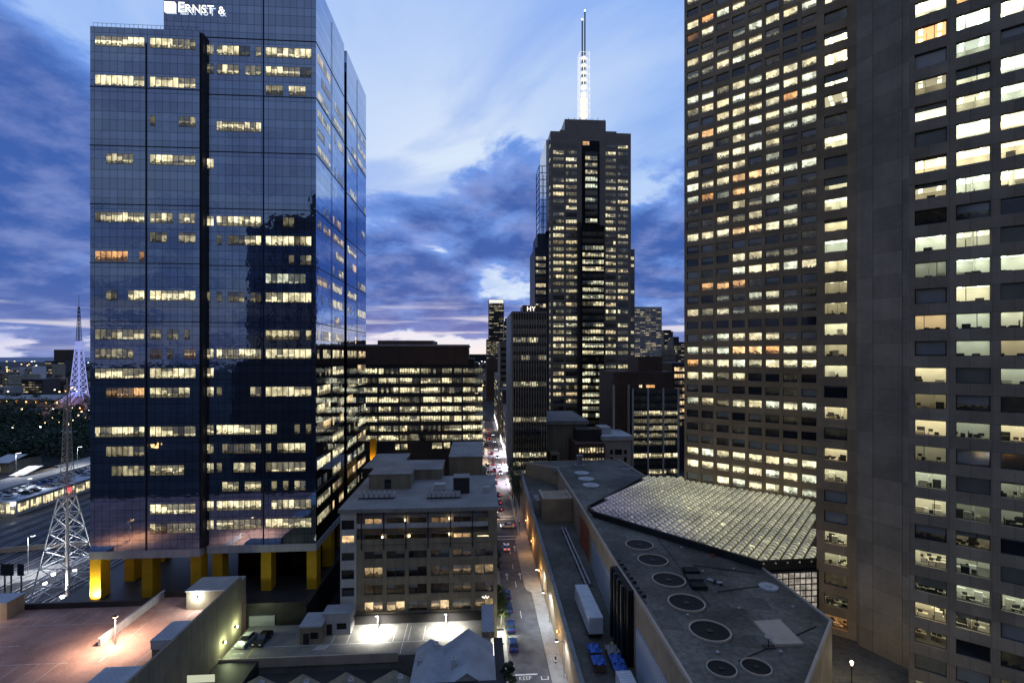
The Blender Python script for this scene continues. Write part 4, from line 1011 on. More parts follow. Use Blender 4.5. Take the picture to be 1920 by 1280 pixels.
for v in (990, 1021): b = MB(); b.box(xs0, L1 - 1.72, TB - .12, TB - .03, zz(v), zz(v) + 1.1 if v == 1021 else zz(v) + .9); b.build('balustrade', M['pale'] if v == 990 else M['grey'], ob)
for k in (1, 4): b = MB(); b.box(xs0 + .1, L1 - 1.9, TB - .05, TB + .05, zz(965 if k == 1 else 1000), zz(965 if k == 1 else 1000) + .12); b.build('beam', M['darkmetal'], ob)
W = Wins(ob)
lw = {0: (.003, .004, .003, .02, .07, .015), 1: (.42, .004, .003, .05, .28, .26), 2: (.02, .02, .006, .008, .08, .02), 3: (.6, .7, .015, .8, .07, .4)}
for r, (v0, v1) in enumerate(((1034, 1048), (1064, 1083), (1097, 1116), (1129, 1148))):
    for k, (a0, a1) in enumerate(cols):
        mb = MB(); md = (a0 + a1) / 2
        for (x0, x1) in ((a0, md - .03), (md + .03, a1)): pane(mb, 'f', TB + .3, x0, x1, zz(v1), zz(v0), lw[r][k] * R.uniform(.6, 1.1), .72, R.choice((0, 0, .4)))
        W.add(mb)
for k, (v0, v1) in enumerate(((974, 992), (1003, 1017), (1035, 1050), (1067, 1085), (1100, 1117))):
    mb = MB(); pane(mb, 'f', TB + .26, *lc, zz(v1), zz(v0), .9 if k == 1 else .002, .75); W.add(mb)
for k, (l1, l2) in enumerate(((.4, .003), (.01, .002), (.012, .004), (.16, .006), (.006, .95))):
    x0, x1 = pu('S', 684 + 41.6 * k, TB + 2), pu('S', 716 + 41.6 * k, TB + 2)
    for (va, vb, l) in ((972, 989, l1), (1003, 1019, l2)):
        mb = MB(); md = x0 + (x1 - x0) * .5
        pane(mb, 'f', TB + 2.17, x0, md - .05, zv(vb, 97.5), zv(va, 97.5), l, .8); pane(mb, 'f', TB + 2.17, md + .05, x1, zv(vb, 97.5), zv(va, 97.5), l * R.uniform(.3, 1), .8); W.add(mb)
x0, x1 = pu('S', 894, TB), pu('S', 917, TB)
for (va, vb, l) in ((974, 990, .02), (1008, 1013, .85)):
    mb = MB(); pane(mb, 'f', TB - .03, x0, x1, zz(vb), zz(va), l, .5); W.add(mb)
W.done()
for k, (u, v) in enumerate(((760, 976), (717, 1007), (767, 1006), (843, 975), (843, 1004))):
    x = pu('S', u, TB + 1.9); z = zv(v, 97.4); b = MB(); b.cyl(x, TB + 2.0, z - .15, z + .15, .2, 8); b.build('wall_lamp', M['lamp_y'], ob)
b = MB(); x = pu('S', 904, TB - .1); z = zz(1126)
pts = [(x + .5 * k * .34, TB - .12, z + .35 * math.sin(k * 1.9) * (1 - abs(k - 4) / 7)) for k in range(9)]
for a, c in zip(pts[:-1], pts[1:]): b.bar(a, c, .07, 5)
b.build('wall_sign', M['sign_w'], ob)
# boxes on that roof
def roofbox(name, label, cat, pts, z0, z1, wallm, roofm='roof_pale', extra=None):
    p, q = pts[0]; t = thing(name, label, cat, 'S', p, q, z0)
    b = MB(); b.prism(pts, z0, z1 - .15, top=False); b.build('wall', M[wallm], t)
    b = MB(); c = (sum(a[0] for a in pts) / len(pts), sum(a[1] for a in pts) / len(pts))
    b.prism([(c[0] + (a[0] - c[0]) * 1.03, c[1] + (a[1] - c[1]) * 1.03) for a in pts], z1 - .15, z1, bottom=True); b.build('roof', M[roofm], t)
    return t
rect = lambda x0, x1, y0, y1: [(x0, y0), (x1, y0), (x1, y1), (x0, y1)]
SU = lambda u, q: pu('S', u, q)
t = roofbox('plant_room', 'grey rooftop plant room with one small dark window on the office block', 'plant room', rect(SU(692, 111), SU(770, 111), 111, 118), ZT, zv(887, 110), 'grey')
b = MB(); x = SU(729, 111); b.box(x - .9, x + .5, 110.9, 110.99, zv(914, 110), zv(897, 110)); b.build('window', M['carglass'], t)
roofbox('plant_room', 'long pale rooftop plant room stepping back behind the small-windowed one', 'plant room', rect(SU(735, 119), SU(828, 119), 119.2, 130), ZT - 3, zv(876, 120), 'grey')
roofbox('lift_tower', 'dark square lift housing near the street end of the office block roof', 'lift tower', rect(SU(850, 106), SU(880, 106), 106, 109.5), ZT, zv(898, 104), 'dark')
for nm, u0, u1, v in (('row of white air conditioners on the roof, nearer the glass tower', 672, 737, 932), ('row of white air conditioners on the roof, nearer the dark lift housing', 800, 862, 931)):
    p, q = ps('S', u0, v + 4, ZT); t = thing('air_conditioner_row', nm, 'air conditioner', 'S', p, q, ZT)
    n = 7; wd = (u1 - u0) / 9.0 / n
    b = MB(); b.box(p, p + wd * n, q + .1, q + 1.3, ZT + .02, ZT + .3); b.build('frame', M['darkmetal'], t)
    for k in range(n):
        b = MB(); x = p + k * wd; b.box(x + .08, x + wd - .08, q, q + 1.2, ZT + .304, ZT + 1.3); b.build('unit', M['pale'], t)
        b = MB(); b.cyl(x + wd / 2, q + .6, ZT + 1.304, ZT + 1.36, wd * .36, 12); b.build('fan', M['dark'], t)
p, q = ps('S', 826, 920, ZT); b = MB(); b.box(p - 1.3, p + 1.0, q - .7, q + 1.0, ZT + .4, ZT + 1.6); b.box(p - 1.2, p + .9, q - .6, q + .9, ZT + .02, ZT + .4); solo('cooling_unit', b, M['pale'], 'single white cooling box behind the air conditioners on the roof', 'cooling unit', 'S', p, q, ZT)
p, q = ps('S', 912, 921, ZT); b = MB(); b.box(p - .8, p + .8, q - .5, q + .5, ZT + .02, ZT + 1.0); b.box(p - .7, p + .7, q - .4, q + .4, ZT + 1.0, ZT + 1.1); solo('cooling_unit', b, M['pale'], 'lone pale box at the street end of the office block roof', 'cooling unit', 'S', p, q, ZT)

# lower blocks behind it
roofbox('low_building', 'low building with a gravelly pale roof behind the plant rooms', 'building', rect(-30, SU(755, 137), 133, 152), 0, zv(850, 150), 'dark', 'roof_pale')
t = roofbox('low_building', 'plain grey block with blank rear wall beside the street behind the office block', 'building', rect(SU(842, 128), SU(905, 128), 128, 150), 0, zv(856, 127), 'grey', 'roof_pale')
roofbox('low_building', 'narrow dark building between the blank grey block and the street', 'building', rect(SU(905, 134), 2.5, 134, 151), 0, zv(905, 132), 'darkbrown', 'roof_felt')
# brown office block with lit storeys
BT = 190.0; bl = thing('office_block', 'dark brown office block with seven bright rows of offices behind the glass tower', 'office block', 'S', SU(640, BT), BT, 0)
xr, xl = SU(877, BT), -62.0; zt = zv(650, 188)
b = MB(); b.prism(rect(xl, xr, BT, 230), 0, zt); b.build('wall', M['dark'], bl)
b = MB(); b.box(xl, xr + .3, BT - .4, BT - .004, zv(683, 188), zt + .3); b.build('fascia', M['darkbrown'], bl)
b = MB(); b.box(xl, xr + .5, BT - .5, 230, zt + .304, zt + .9); b.build('roof_edge', M['pale'], bl)
b = MB(); b.prism(rect(SU(708, 200), SU(812, 200), 200, 222), zt, zv(638, 197)); b.build('penthouse', M['darkbrown'], bl)
xx = SU(890, BT + 3); b = MB(); b.prism(rect(xr + .004, xx, BT + 3, 228), 0, zv(672, 190)); b.build('wing', M['dark'], bl)
W = Wins(bl)
for r in range(8):
    z = zv(701 + r * 17.8, 188.5)
    for k in range(-1, 5):
        u0, u1 = 710 + k * 39.5, 747 + k * 39.5
        lv = .95 if (r > 0 or k < 2) else .3
        if R.random() < .12: lv = .2
        mb = MB(); strip(mb, 'f', BT - .03, SU(u0, BT), SU(u1, BT), z, z + 2.2, 8, lv, .4, .78); W.add(mb)
    mb = MB(); strip(mb, 'f', BT + 2.97, SU(878, BT + 3), SU(889, BT + 3), z, z + 2.0, 3, R.choice((.1, .6, .8)), .5, .8); W.add(mb)
for (u0, u1, v0, v1, l) in ((741, 749, 831, 842, .9), (751, 764, 831, 842, .7), (810, 829, 829, 841, .9), (832, 844, 829, 841, .6), (768, 784, 813, 826, .3), (843, 860, 815, 824, .3)):
    mb = MB(); strip(mb, 'f', BT - .03, SU(u0, BT), SU(u1, BT), zv(v1, 188.5), zv(v0, 188.5), 2, l, .45, .9); W.add(mb)
W.done()
b = MB(); x = SU(699, 180); b.box(x - 1.0, x + 1.0, 180, 182, 0, zv(820, 180)); o = solo('lit_column', b, M['yellow'], 'yellow column glowing at its foot under the brown office block', 'column', 'S', x, 180, 0)
point('column_lamp', None, (*to_w('S', x, 178.4), 17.0), 900, (1, .6, .15), .4)
# dark slab with thin white fins
FT = 200.0; fb = thing('finned_tower', 'dark office slab with thin pale vertical fins at the street corner', 'office tower', 'S', 14.6, FT, 0)
x0, x1 = SU(961, FT), SU(1025.5, FT); zt = zv(587, 201)
b = MB(); b.prism(rect(x0, x1, FT, 228), 0, zt); b.build('wall', M['dark'], fb)
b = MB(); b.box(x0 - .3, x1 + .2, FT - .3, 228.3, zt + .004, zt + .7); b.build('roof_edge', M['roof_pale'], fb)
for k in range(14):
    x = x0 + .2 + (x1 - x0 - .4) * k / 13.0; b = MB(); b.box(x - .1, x + .1, FT - .55, FT - .06, 8, zt); b.build('fin', M['beige'], fb)
for k in range(7):
    b = MB(); q = FT + .5 + k * 4.3; b.box(x0 - .8, x0 - .004, q, q + 2.6, 6, zt); b.build('flank_panel', M['pale'], fb)
W = Wins(fb)
lit = {2: .95, 4: .25, 7: .7, 11: .45, 15: .8, 16: .5, 17: .8, 18: .6}
for r in range(19):
    z = zv(599 + r * 16.6, 200.5) - 2.2
    for k in range(4):
        v = lit.get(r, .03) * (R.choice((1, 1, .3)) if r in lit else 1)
        if r == 2 and k > 2: v = .04
        mb = MB(); strip(mb, 'f', FT - .04, x0 + .2 + k * (x1 - x0 - .4) / 4, x0 + .2 + (k + 1) * (x1 - x0 - .4) / 4 - .05, z, z + 2.2, 4, v, .35, .9); W.add(mb)
W.done()
b = MB(); aw = [(x0 + 1, FT - 5.5, 19.5), (x0 + 12, FT - 4, 26), (x0 + 12, FT - .6, 26.5), (x0 + 1, FT - .6, 21)]
b.prism([(x0 + .5, FT - 5), (x0 + 11, FT - 3.5), (x0 + 11, FT - .6), (x0 + .5, FT - .6)], 24, 25.2, bottom=True); b.build('canopy', M['darkmetal'], fb)
# sign block
t = thing('sign_block', 'small brown block with two white letters above the finned slab', 'building', 'S', SU(980, 232), 232, 0)
xa, xb_ = SU(980.5, 232), SU(1012, 232); b = MB(); b.prism(rect(xa, xb_, 232, 246), 0, zv(572, 233)); b.build('wall', M['darkbrown'], t)
me = text_mesh('HY', 3.1, .12)
for v in me.vertices: v.co = (v.co.x, -v.co.z, v.co.y)
me.materials.clear(); me.materials.append(M['sign_w']); o = bpy.data.objects.new('lettering', me); COL.objects.link(o); o.parent = t; o.location = (SU(987.5, 231.8) - SU(980, 232), -.2, zv(582.5, 232))

# ================================================================== the tall granite tower with the lit mast
GT = 279.0; g0, g1 = SU(1032, GT), SU(1183, GT); zt = zv(244, 280); ZY = lambda v, Y=281.0: zv(v, Y)
gt = thing('granite_tower', 'tallest dark granite skyscraper topped by a bright white lattice mast', 'skyscraper', 'S', g0, GT, 0)
b = MB(); b.prism(rect(g0, g1, GT, GT + 42), 0, zt); b.build('wall', M['granite'], gt)
b = MB(); b.prism(rect(SU(1050, GT + 2), SU(1156, GT + 2), GT + 2, GT + 38), zt, ZY(239.5)); b.prism(rect(SU(1059, GT + 6), SU(1136, GT + 6), GT + 6, GT + 34), ZY(239.5), ZY(222, 287)); b.build('crown', M['granite'], gt)
b = MB()
for k in range(7): x = SU(1066 + k * 11, GT + 7); b.bar((x, GT + 7, ZY(222, 287)), (x, GT + 7, ZY(218 - (k % 3), 287)), .15, 4)
b.build('roof_aerial', M['darkmetal'], gt)
# central glass bay, wider below
ca, cb_ = SU(1097, GT - 3), SU(1121, GT - 3)
b = MB(); b.box(SU(1091, GT), SU(1124, GT), GT - .25, GT - .004, ZY(420), ZY(262)); b.build('recess', M['black'], gt)
b = MB(); b.box(ca, cb_, GT - 2.5, GT - .26, ZY(420), ZY(285)); b.build('glass_bay', M['blackglass'], gt)
wa_, wb_ = SU(1091, GT - 4), SU(1133, GT - 4)
b = MB(); b.box(wa_, wb_, GT - 4, GT - .254, 0, ZY(424)); b.build('glass_bay', M['blackglass'], gt)
b = MB(); b.box(SU(1084, GT - 4), wa_ - .01, GT - 3, GT - .004, 0, ZY(418)); b.build('dark_pier', M['dark'], gt)
# left flank: glass side wing and the open frame above it
la, lb = SU(1003, GT + 8), g0 - .004
b = MB(); b.box(la, lb, GT + 8, GT + 36, 0, ZY(464, 289)); b.build('side_wing', M['navy'], gt)
b = MB(); b.box(SU(1008, GT + 9), lb, GT + 9, GT + 33, ZY(464, 289), ZY(437, 289)); b.build('side_wing', M['navy'], gt)
b = MB(); b.box(SU(1024, GT + 3), lb, GT + 3, GT + 30, ZY(437, 289), ZY(262, 284)); b.build('side_panel', M['lightglass'], gt)
b = MB(); f0, f1, qf = SU(1011, GT + 10), SU(1022, GT + 10), GT + 10
for x in (f0, (f0 + f1) / 2, f1):
    b.bar((x, qf, ZY(437, 289)), (x, qf, ZY(309, 289)), .28, 4); b.bar((x, qf + 14, ZY(437, 289)), (x, qf + 14, ZY(309, 289)), .28, 4)
for k in range(11):
    z = ZY(437, 289) + (ZY(309, 289) - ZY(437, 289)) * k / 10.0
    b.bar((f0, qf, z), (f1 + 1, qf, z), .22, 4); b.bar((f0, qf, z), (f0, qf + 14, z), .22, 4)
b.build('open_frame', M['mast_d'], gt)
b = MB(); b.box(g1 + .004, SU(1190, GT + 4), GT + 4, GT + 34, 0, ZY(464, 284)); b.build('side_wing', M['granite'], gt)
W = Wins(gt); dz = 3.92
sw = [(1037, 1057.5), (1061, 1081.5), (1135.5, 1154.5), (1158.5, 1177.5)]
nr = int((ZY(268) - ZY(800)) / dz)
for r in range(nr + 1):
    z = ZY(268) - r * dz - 2.4; v_ = 268 + r * 13
    dens = .35 if v_ < 330 else (.6 if v_ < 500 else .82)
    dark = (v_ // 13) in (51, 58, 52) and R.random() < .6
    for k, (u0, u1) in enumerate(sw):
        l = 0.05 if dark else RNDL(dens, .55, 1.0, R.choice((.02, .12, .2)))
        mb = MB(); strip(mb, 'f', GT - .05, SU(u0, GT), SU(u1, GT), z, z + 2.3, 4, l, R.choice((.3, .42, .42, .5, .62)), .8); W.add(mb)
    mb = MB()
    if 430 < v_: strip(mb, 'f', GT - 4.03, wa_ + .3, wb_ - .3, z, z + 2.5, 8, RNDL(dens, .5, 1.0, .05), R.choice((.3, .42)), .75)
    elif 285 < v_ < 416: strip(mb, 'f', GT - 2.53, ca + .2, cb_ - .2, z, z + 2.5, 5, RNDL(.45, .3, .9, .08), R.choice((.2, .42)), .8)
    W.add(mb)
    mb = MB(); pane(mb, 'l', SU(1030, GT + 1.2) if False else g0 - .03, GT + .8, GT + 2.6, z, z + 2.3, RNDL(.75 if v_ > 470 else .3, .4, .9, .05), .42); W.add(mb)
    if v_ > 470:
        mb = MB(); strip(mb, 'f', GT + 7.96, la + .5, lb - 1.5, z, z + 2.4, 4, RNDL(.5, .3, .9, .04), R.choice((.42, .6)), .85); W.add(mb)
        mb = MB(); strip(mb, 'f', GT + 3.96, g1 + .2, SU(1189, GT + 4), z, z + 2.2, 1, RNDL(.35, .3, .8, .04), .45, .9); W.add(mb)
mb = MB(); strip(mb, 'f', GT - .27, SU(1092, GT), SU(1105, GT), ZY(271), ZY(263), 2, .7, .85, 1.0); W.add(mb)
W.done()
# the mast
zm0, zm1 = ZY(221, 294), ZY(98, 294); mx, mq = SU(1094.5, GT + 14), GT + 14
ms = thing('lattice_mast', 'bright white floodlit lattice mast with two thin rods on the skyscraper roof', 'mast', 'S', mx, mq, zm0)
def lattice(b, x, q, z0, z1, r0, r1, n, t, diag=True):
    lv = [z0 + (z1 - z0) * k / n for k in range(n + 1)]; rr = [r0 + (r1 - r0) * k / n for k in range(n + 1)]
    cn = ((-1, -1), (1, -1), (1, 1), (-1, 1))
    for k in range(n):
        for i in range(4):
            a, c = cn[i], cn[(i + 1) % 4]
            P0 = (x + a[0] * rr[k], q + a[1] * rr[k], lv[k]); P1 = (x + a[0] * rr[k + 1], q + a[1] * rr[k + 1], lv[k + 1])
            Q0 = (x + c[0] * rr[k], q + c[1] * rr[k], lv[k]); Q1 = (x + c[0] * rr[k + 1], q + c[1] * rr[k + 1], lv[k + 1])
            b.bar(P0, P1, t, 4); b.bar(P1, Q1, t * .8, 4)
            if diag: b.bar(P0, Q1, t * .7, 4)
            if diag is True: b.bar(Q0, P1, t * .7, 4)
b = MB(); lattice(b, mx, mq, zm0, zm1, 3.1, 2.9, 9, .13, 'single'); b.build('lattice', M['mast_w'], ms)
b = MB()
for k in range(9):
    z = zm0 + (zm1 - zm0) * (k + .3) / 9.0
    b.cyl(mx, mq, z, z + (2.9 if k < 3 else 1.9 if k < 6 else 1.4), (2.2 if k < 3 else 1.7), 10)
b.build('aerial_drum', M['mast_w'], ms)
b = MB(); b.bar((mx - .9, mq, zm1 - 20), (mx - .9, mq, ZY(33, 294)), .42, 6); b.build('rod', M['mast_d'], ms)
b = MB(); b.bar((mx + .7, mq, zm1 - 20), (mx + .7, mq, ZY(16, 294)), .42, 6); b.build('rod', M['mast_d'], ms)
for dx, v in ((-.9, 33), (.7, 16)): b = MB(); b.cyl(mx + dx, mq, ZY(v, 294), ZY(v, 294) + .8, .35, 8); b.build('beacon', M['lamp_w'], ms)

# ================================================================== blocks between the skyscraper and the brown tower
DT = 208.0
db = thing('office_block', 'black glass office block with four pale vertical ribs before the skyscraper foot', 'office block', 'S', SU(1150, DT), DT, 0)
ZD = lambda v: zv(v, 211.5)
xa, xb_ = SU(1184, DT), SU(1274, DT)
b = MB(); b.prism(rect(xa, xb_, DT, DT + 30), 0, ZD(730)); b.build('wall', M['dark'], db)
b = MB(); b.prism(rect(SU(1150, DT + 3), SU(1262, DT + 3), DT + 3, DT + 28), 0, ZD(697)); b.build('upper_storey', M['darkbrown'], db)
b = MB(); b.prism(rect(SU(1197, DT + 8), SU(1242, DT + 8), DT + 8, DT + 24), ZD(697), zv(668, 217)); b.build('plant_room', M['darkbrown'], db)
for u in (1186, 1214.5, 1243, 1271):
    x = SU(u, DT); b = MB(); b.box(x - .28, x + .28, DT - .8, DT - .05, 0, ZD(728)); b.build('rib', M['pale'], db)
for u in (1151, 1179): x = SU(u, DT + 2); b = MB(); b.box(x - .35, x + .35, DT + 1.6, DT + 2.96, 8, ZD(722)); b.build('rib', M['beige'], db)
W = Wins(db)
for r, (v, l) in enumerate(((738, .02), (752, .03), (766, .05), (780, .95), (795, .1), (808, .35), (822, .3), (836, .15), (860, .9), (875, .03), (890, .8))):
    for k, u0 in enumerate((1188, 1216.5, 1245)):
        mb = MB(); ll = l if not (r == 10 and k < 1) else .03
        strip(mb, 'f', DT - .04, SU(u0, DT), SU(u0 + 25, DT), ZD(v), ZD(v) + 2.2, 6, ll, .5, .85); W.add(mb)
for u0, u1, h in ((1198, 1204, .5), (1211, 1228, .95)):
    mb = MB(); strip(mb, 'f', DT + 2.95, SU(u0, DT + 3), SU(u1, DT + 3), ZD(728), ZD(722), 2, .9, h, 1.0); W.add(mb)
W.done()
# lit side street block seen in the gap
gb = thing('office_block', 'narrow office block with warm lit floors seen in the gap beside the brown tower', 'office block', 'S', SU(1262, 235), 235, 0)
b = MB(); b.prism(rect(SU(1260, 235), SU(1300, 235), 235, 260), 0, zv(680, 238)); b.build('wall', M['dark'], gb)
W = Wins(gb)
lit_rows(W, 'f', 234.96, SU(1264, 235), SU(1284, 235), zv(800, 238), 3.3, 2.2, 9, 1, 4, lambda r, k: R.choice((.9, .5, .9, .2)), .72); W.done()
# cream and brown low blocks in front
cb2 = thing('cream_building', 'small old cream stone building with dark square windows beside the podium', 'building', 'S', SU(1130, 193), 193, 0)
b = MB(); b.prism(rect(SU(1131, 193), SU(1184, 193), 193, 212), 0, zv(822, 195)); b.build('wall', M['beige'], cb2)
b = MB(); b.box(SU(1130, 193) - .3, SU(1185, 193) + .3, 192.3, 212, zv(826, 195), zv(818, 195)); b.build('cornice', M['pale'], cb2)
b = MB(); b.box(SU(1131, 193), SU(1152, 193), 198, 206, zv(818, 195), zv(803, 198)); b.build('roof_hut', M['pale'], cb2)
for u0, u1, v0, v1 in ((1144, 1149, 844, 852), (1153, 1166, 843, 853), (1170, 1175, 844, 852), (1144, 1149, 858, 866), (1170, 1175, 858, 866)):
    b = MB(); b.box(SU(u0, 193), SU(u1, 193), 192.9, 192.99, zv(v1, 195), zv(v0, 195)); b.build('window', M['carglass'], cb2)
bb2 = thing('brown_building', 'low brown building with two brightly lit window rows beside the cream one', 'building', 'S', SU(1083, 189), 189, 0)
b = MB(); b.prism(rect(SU(1080, 189), SU(1134, 189), 189, 204), 0, zv(832, 191)); b.build('wall', M['darkbrown'], bb2)
b = MB(); b.prism(rect(SU(1082, 195), SU(1128, 195), 195, 203), zv(832, 191), zv(806, 196)); b.build('roof_storey', M['dark'], bb2)
W = Wins(bb2)
for v in (850, 866): mb = MB(); strip(mb, 'f', 188.96, SU(1085, 189), SU(1133, 189), zv(v, 191), zv(v - 11 if v == 850 else v - 7, 191), 9, 1.0, .62, 1.0, .35); W.add(mb)
W.done()
hb = thing('flat_roofed_hall', 'windowless grey hall with a pale flat roof at the skyscraper foot', 'building', 'S', SU(1026, 205), 205, 0)
b = MB(); b.prism(rect(SU(1026, 205), SU(1100, 205), 205, 240), 0, zv(795, 207)); b.build('wall', M['grey'], hb)
b = MB(); b.prism(rect(SU(1025, 204), SU(1104, 204), 204, 241), zv(795, 207) + .004, zv(788, 207), bottom=True); b.build('roof', M['roof_pale'], hb)
b = MB(); b.box(SU(1032, 200), SU(1048, 200), 198, 204.9, 0, zv(850, 200)); b.build('annex', M['grey'], hb)
b = MB(); b.box(SU(1034, 198), SU(1044, 198), 197.9, 197.99, zv(863, 200), zv(853, 200)); b.build('window', M['carglass'], hb)

# ================================================================== far skyscrapers
def far_tower(label, fr, u0, u1, vt, Y, dep, wallm, rows, bays, lit, hue=.45, v0=None, cat='skyscraper', name='far_tower', step=None, n=3):
    x0, x1 = SU(u0, Y), SU(u1, Y); zt = zv(vt, Y); t = thing(name, label, cat, 'S', x0, Y, 0)
    b = MB(); b.prism(rect(x0, x1, Y, Y + dep), 0, zt)
    if step: b.prism(rect(x0 + (x1 - x0) * step[0], x0 + (x1 - x0) * step[1], Y + dep * .2, Y + dep * .8), zt, zv(step[2], Y))
    b.build('wall', M[wallm], t); W = Wins(t, M['win_far'], most=40)
    zb = zv(v0, Y) if v0 else 6; dz = (zt - zb - 2) / rows
    lit_rows(W, 'f', Y - .15, x0 + .6, x1 - .6, zb, dz, dz * .5, rows, bays, n, lambda r, k: RNDL(lit, .4, 1.0, .03), hue, .25, .7); W.done()
    return t
t = far_tower('dark skyscraper with a glowing crown at the far end of the street', 'S', 916, 945, 561, 900, 28, 'dark', 26, 3, .5, v0=668)
b = MB(); b.box(SU(917, 899.5), SU(944, 899.5), 899.3, 899.9, zv(568, 900), zv(562, 900)); b.build('crown_light', M['mast_w'], t)
far_tower('dark stepped tower just behind the glowing-crown skyscraper', 'S', 945, 958, 602, 720, 20, 'dark', 14, 2, .6, v0=668, step=(.2, .8, 596))
far_tower('broad dark tower with bright rows below the glowing-crown skyscraper', 'S', 912, 938, 636, 620, 20, 'darkbrown', 9, 3, .85, v0=672)
far_tower('grey slab with thin lit floors beside the finned office slab', 'S', 937, 962, 640, 330, 30, 'grey', 12, 2, .4, v0=780)
far_tower('pale brown far tower with many thin lit rows behind the skyscraper', 'S', 1189, 1241, 573, 520, 40, 'pale', 26, 5, .55, .6, v0=680)
far_tower('far dark tower block with scattered lights beside the brown tower', 'S', 1245, 1262, 620, 800, 20, 'dark', 14, 2, .5, v0=668, step=(.1, .9, 617))
far_tower('far dark stepped block hard against the brown tower', 'S', 1263, 1284, 640, 700, 24, 'dark', 12, 3, .45, v0=690, step=(.1, .6, 630))
far_tower('grey far block low between the pale tower and the dark one', 'S', 1240, 1266, 655, 420, 24, 'grey', 9, 3, .4, v0=740)
# street fronts further down, left side and right side
lab = ('brick street building with lit shop floor on the far street, {}', )
for k, (t0, t1, z, m) in enumerate(((252, 268, 24, 'darkbrown'), (270, 296, 17, 'brick'), (300, 330, 28, 'grey'), (334, 372, 36, 'dark'), (378, 430, 30, 'tan'), (440, 520, 42, 'grey'), (530, 640, 48, 'dark'))):
    t = thing('street_building', ('dark brown walk-up building next beyond the brown office block', 'low red brick building on the far street', 'grey building beyond the low red brick one', 'dark building with lit floors well down the street',
              'tan building well down the street', 'big grey building near the street end', 'last dark building at the street end')[k], 'building', 'S', 1.8, t0, 0)
    b = MB(); b.prism(rect(-20, 1.8, t0, t1), 0, z); b.build('wall', M[m], t); b = MB(); b.box(-20.2, 2.0, t0 - .2, t1 + .2, z + .004, z + .5); b.build('parapet', M['roof_felt'], t)
    b = MB(); b.box(1.804, 3.6, t0 + .5, t1 - .5, 3.3, 3.6); b.build('awning', M['darkmetal'], t)
    b = MB(); b.box(1.804, 1.95, t0 + 1, t1 - 1, .4, 3.0); b.build('shopfront', M['shop' if k % 3 else 'shop_y'], t)
    W = Wins(t, M['win_far'], most=40); lit_rows(W, 'r', 1.83, t0 + .6, t1 - .6, 4.6, 3.6, 2.0, int((z - 5) / 3.6), 3, 3, lambda r, k: RNDL(.4), .5, .4)
    lit_rows(W, 'f', t0 - .03, -14, 1.2, 4.6, 3.6, 2.0, int((z - 5) / 3.6), 3, 3, lambda r, k: RNDL(.35), .55, .4); W.done()
for k, (t0, t1, z, m) in enumerate(((234, 262, 30, 'grey'), (266, 300, 26, 'tan'), (305, 360, 34, 'darkbrown'), (366, 450, 40, 'grey'))):
    t = thing('street_building', ('grey shop building right after the finned slab', 'tan building second after the finned slab', 'dark brown building third after the finned slab', 'long grey building fourth after the finned slab')[k], 'building', 'S', 15.4, t0, 0)
    b = MB(); b.prism(rect(15.4, 24, t0, t1), 0, z); b.build('wall', M[m], t); b = MB(); b.box(15.2, 24.2, t0 - .2, t1 + .2, z + .004, z + .5); b.build('parapet', M['roof_felt'], t)
    b = MB(); b.box(15.2, 15.396, t0 + 1, t1 - 1, .4, 3.0); b.build('shopfront', M['shop'], t)
    W = Wins(t, M['win_far'], most=40); lit_rows(W, 'l', 15.37, t0 + .6, t1 - .6, 4.6, 3.6, 2.0, int((z - 5) / 3.6), 3, 3, lambda r, k: RNDL(.5), .4, .4); W.done()
flat('hills', [(-2500, 4500), (2500, 4500), (2500, 4600), (-2500, 4600)], 75, M['land'], 'W', th=75)

# ================================================================== the tower that stands behind the viewer and shows in the glass
hb_ = thing('office_tower', 'dark office tower behind the viewpoint, seen only mirrored in the glass tower', 'office tower', 'S', -85, -45, 0)
b = MB(); b.prism(rect(-107, -48, -75, -30), 0, 116); b.build('wall', M['dark'], hb_)
b = MB(); b.prism(rect(-98, -48, -72, -33), 116, 122); b.prism(rect(-80, -48, -70, -36), 122, 134); b.build('crown', M['dark'], hb_)
b = MB(); b.prism(rect(-113, -50, -76, -29), 0, 52); b.build('podium', M['dark'], hb_)
for k in range(10): b = MB(); b.box(-107 + k * 5.9 + .6, -107 + k * 5.9 + 5.2, -29.99, -29.9, 54, 114); b.build('window', M['carglass'], hb_)
# ================================================================== parking deck with the lit ramp
ZP = 10.0; SW = -43.4
pk = thing('parking_deck', 'upper deck of a pinkish car park with painted bays under an orange lamp', 'car park', 'S', -60, 75, 0)
b = MB(); b.prism(rect(-125, -58.55, 40, 94.4), 0, ZP); b.prism(rect(-58.546, SW - .4, 40, 97.5), 0, ZP - .004); b.build('deck', M['deck_red'], pk)
b = MB(); b.box(SW - .396, SW, 40, 94.9, 0, 14.4); b.build('side_wall', M['grey'], pk)
b = MB(); b.box(-125, -58.9, 94.0, 94.45, ZP + .004, ZP + 1.0); b.build('parapet', M['dark'], pk)
b = MB(); b.box(-58.5, -52.0, 97.0, 97.45, ZP + .004, ZP + 1.1); b.build('parapet', M['dark'], pk)
b = MB(); b.box(-58.75, -58.35, 81.3, 97.3, ZP + .006, ZP + 1.25); b.build('ramp_wall', M['pale'], pk)
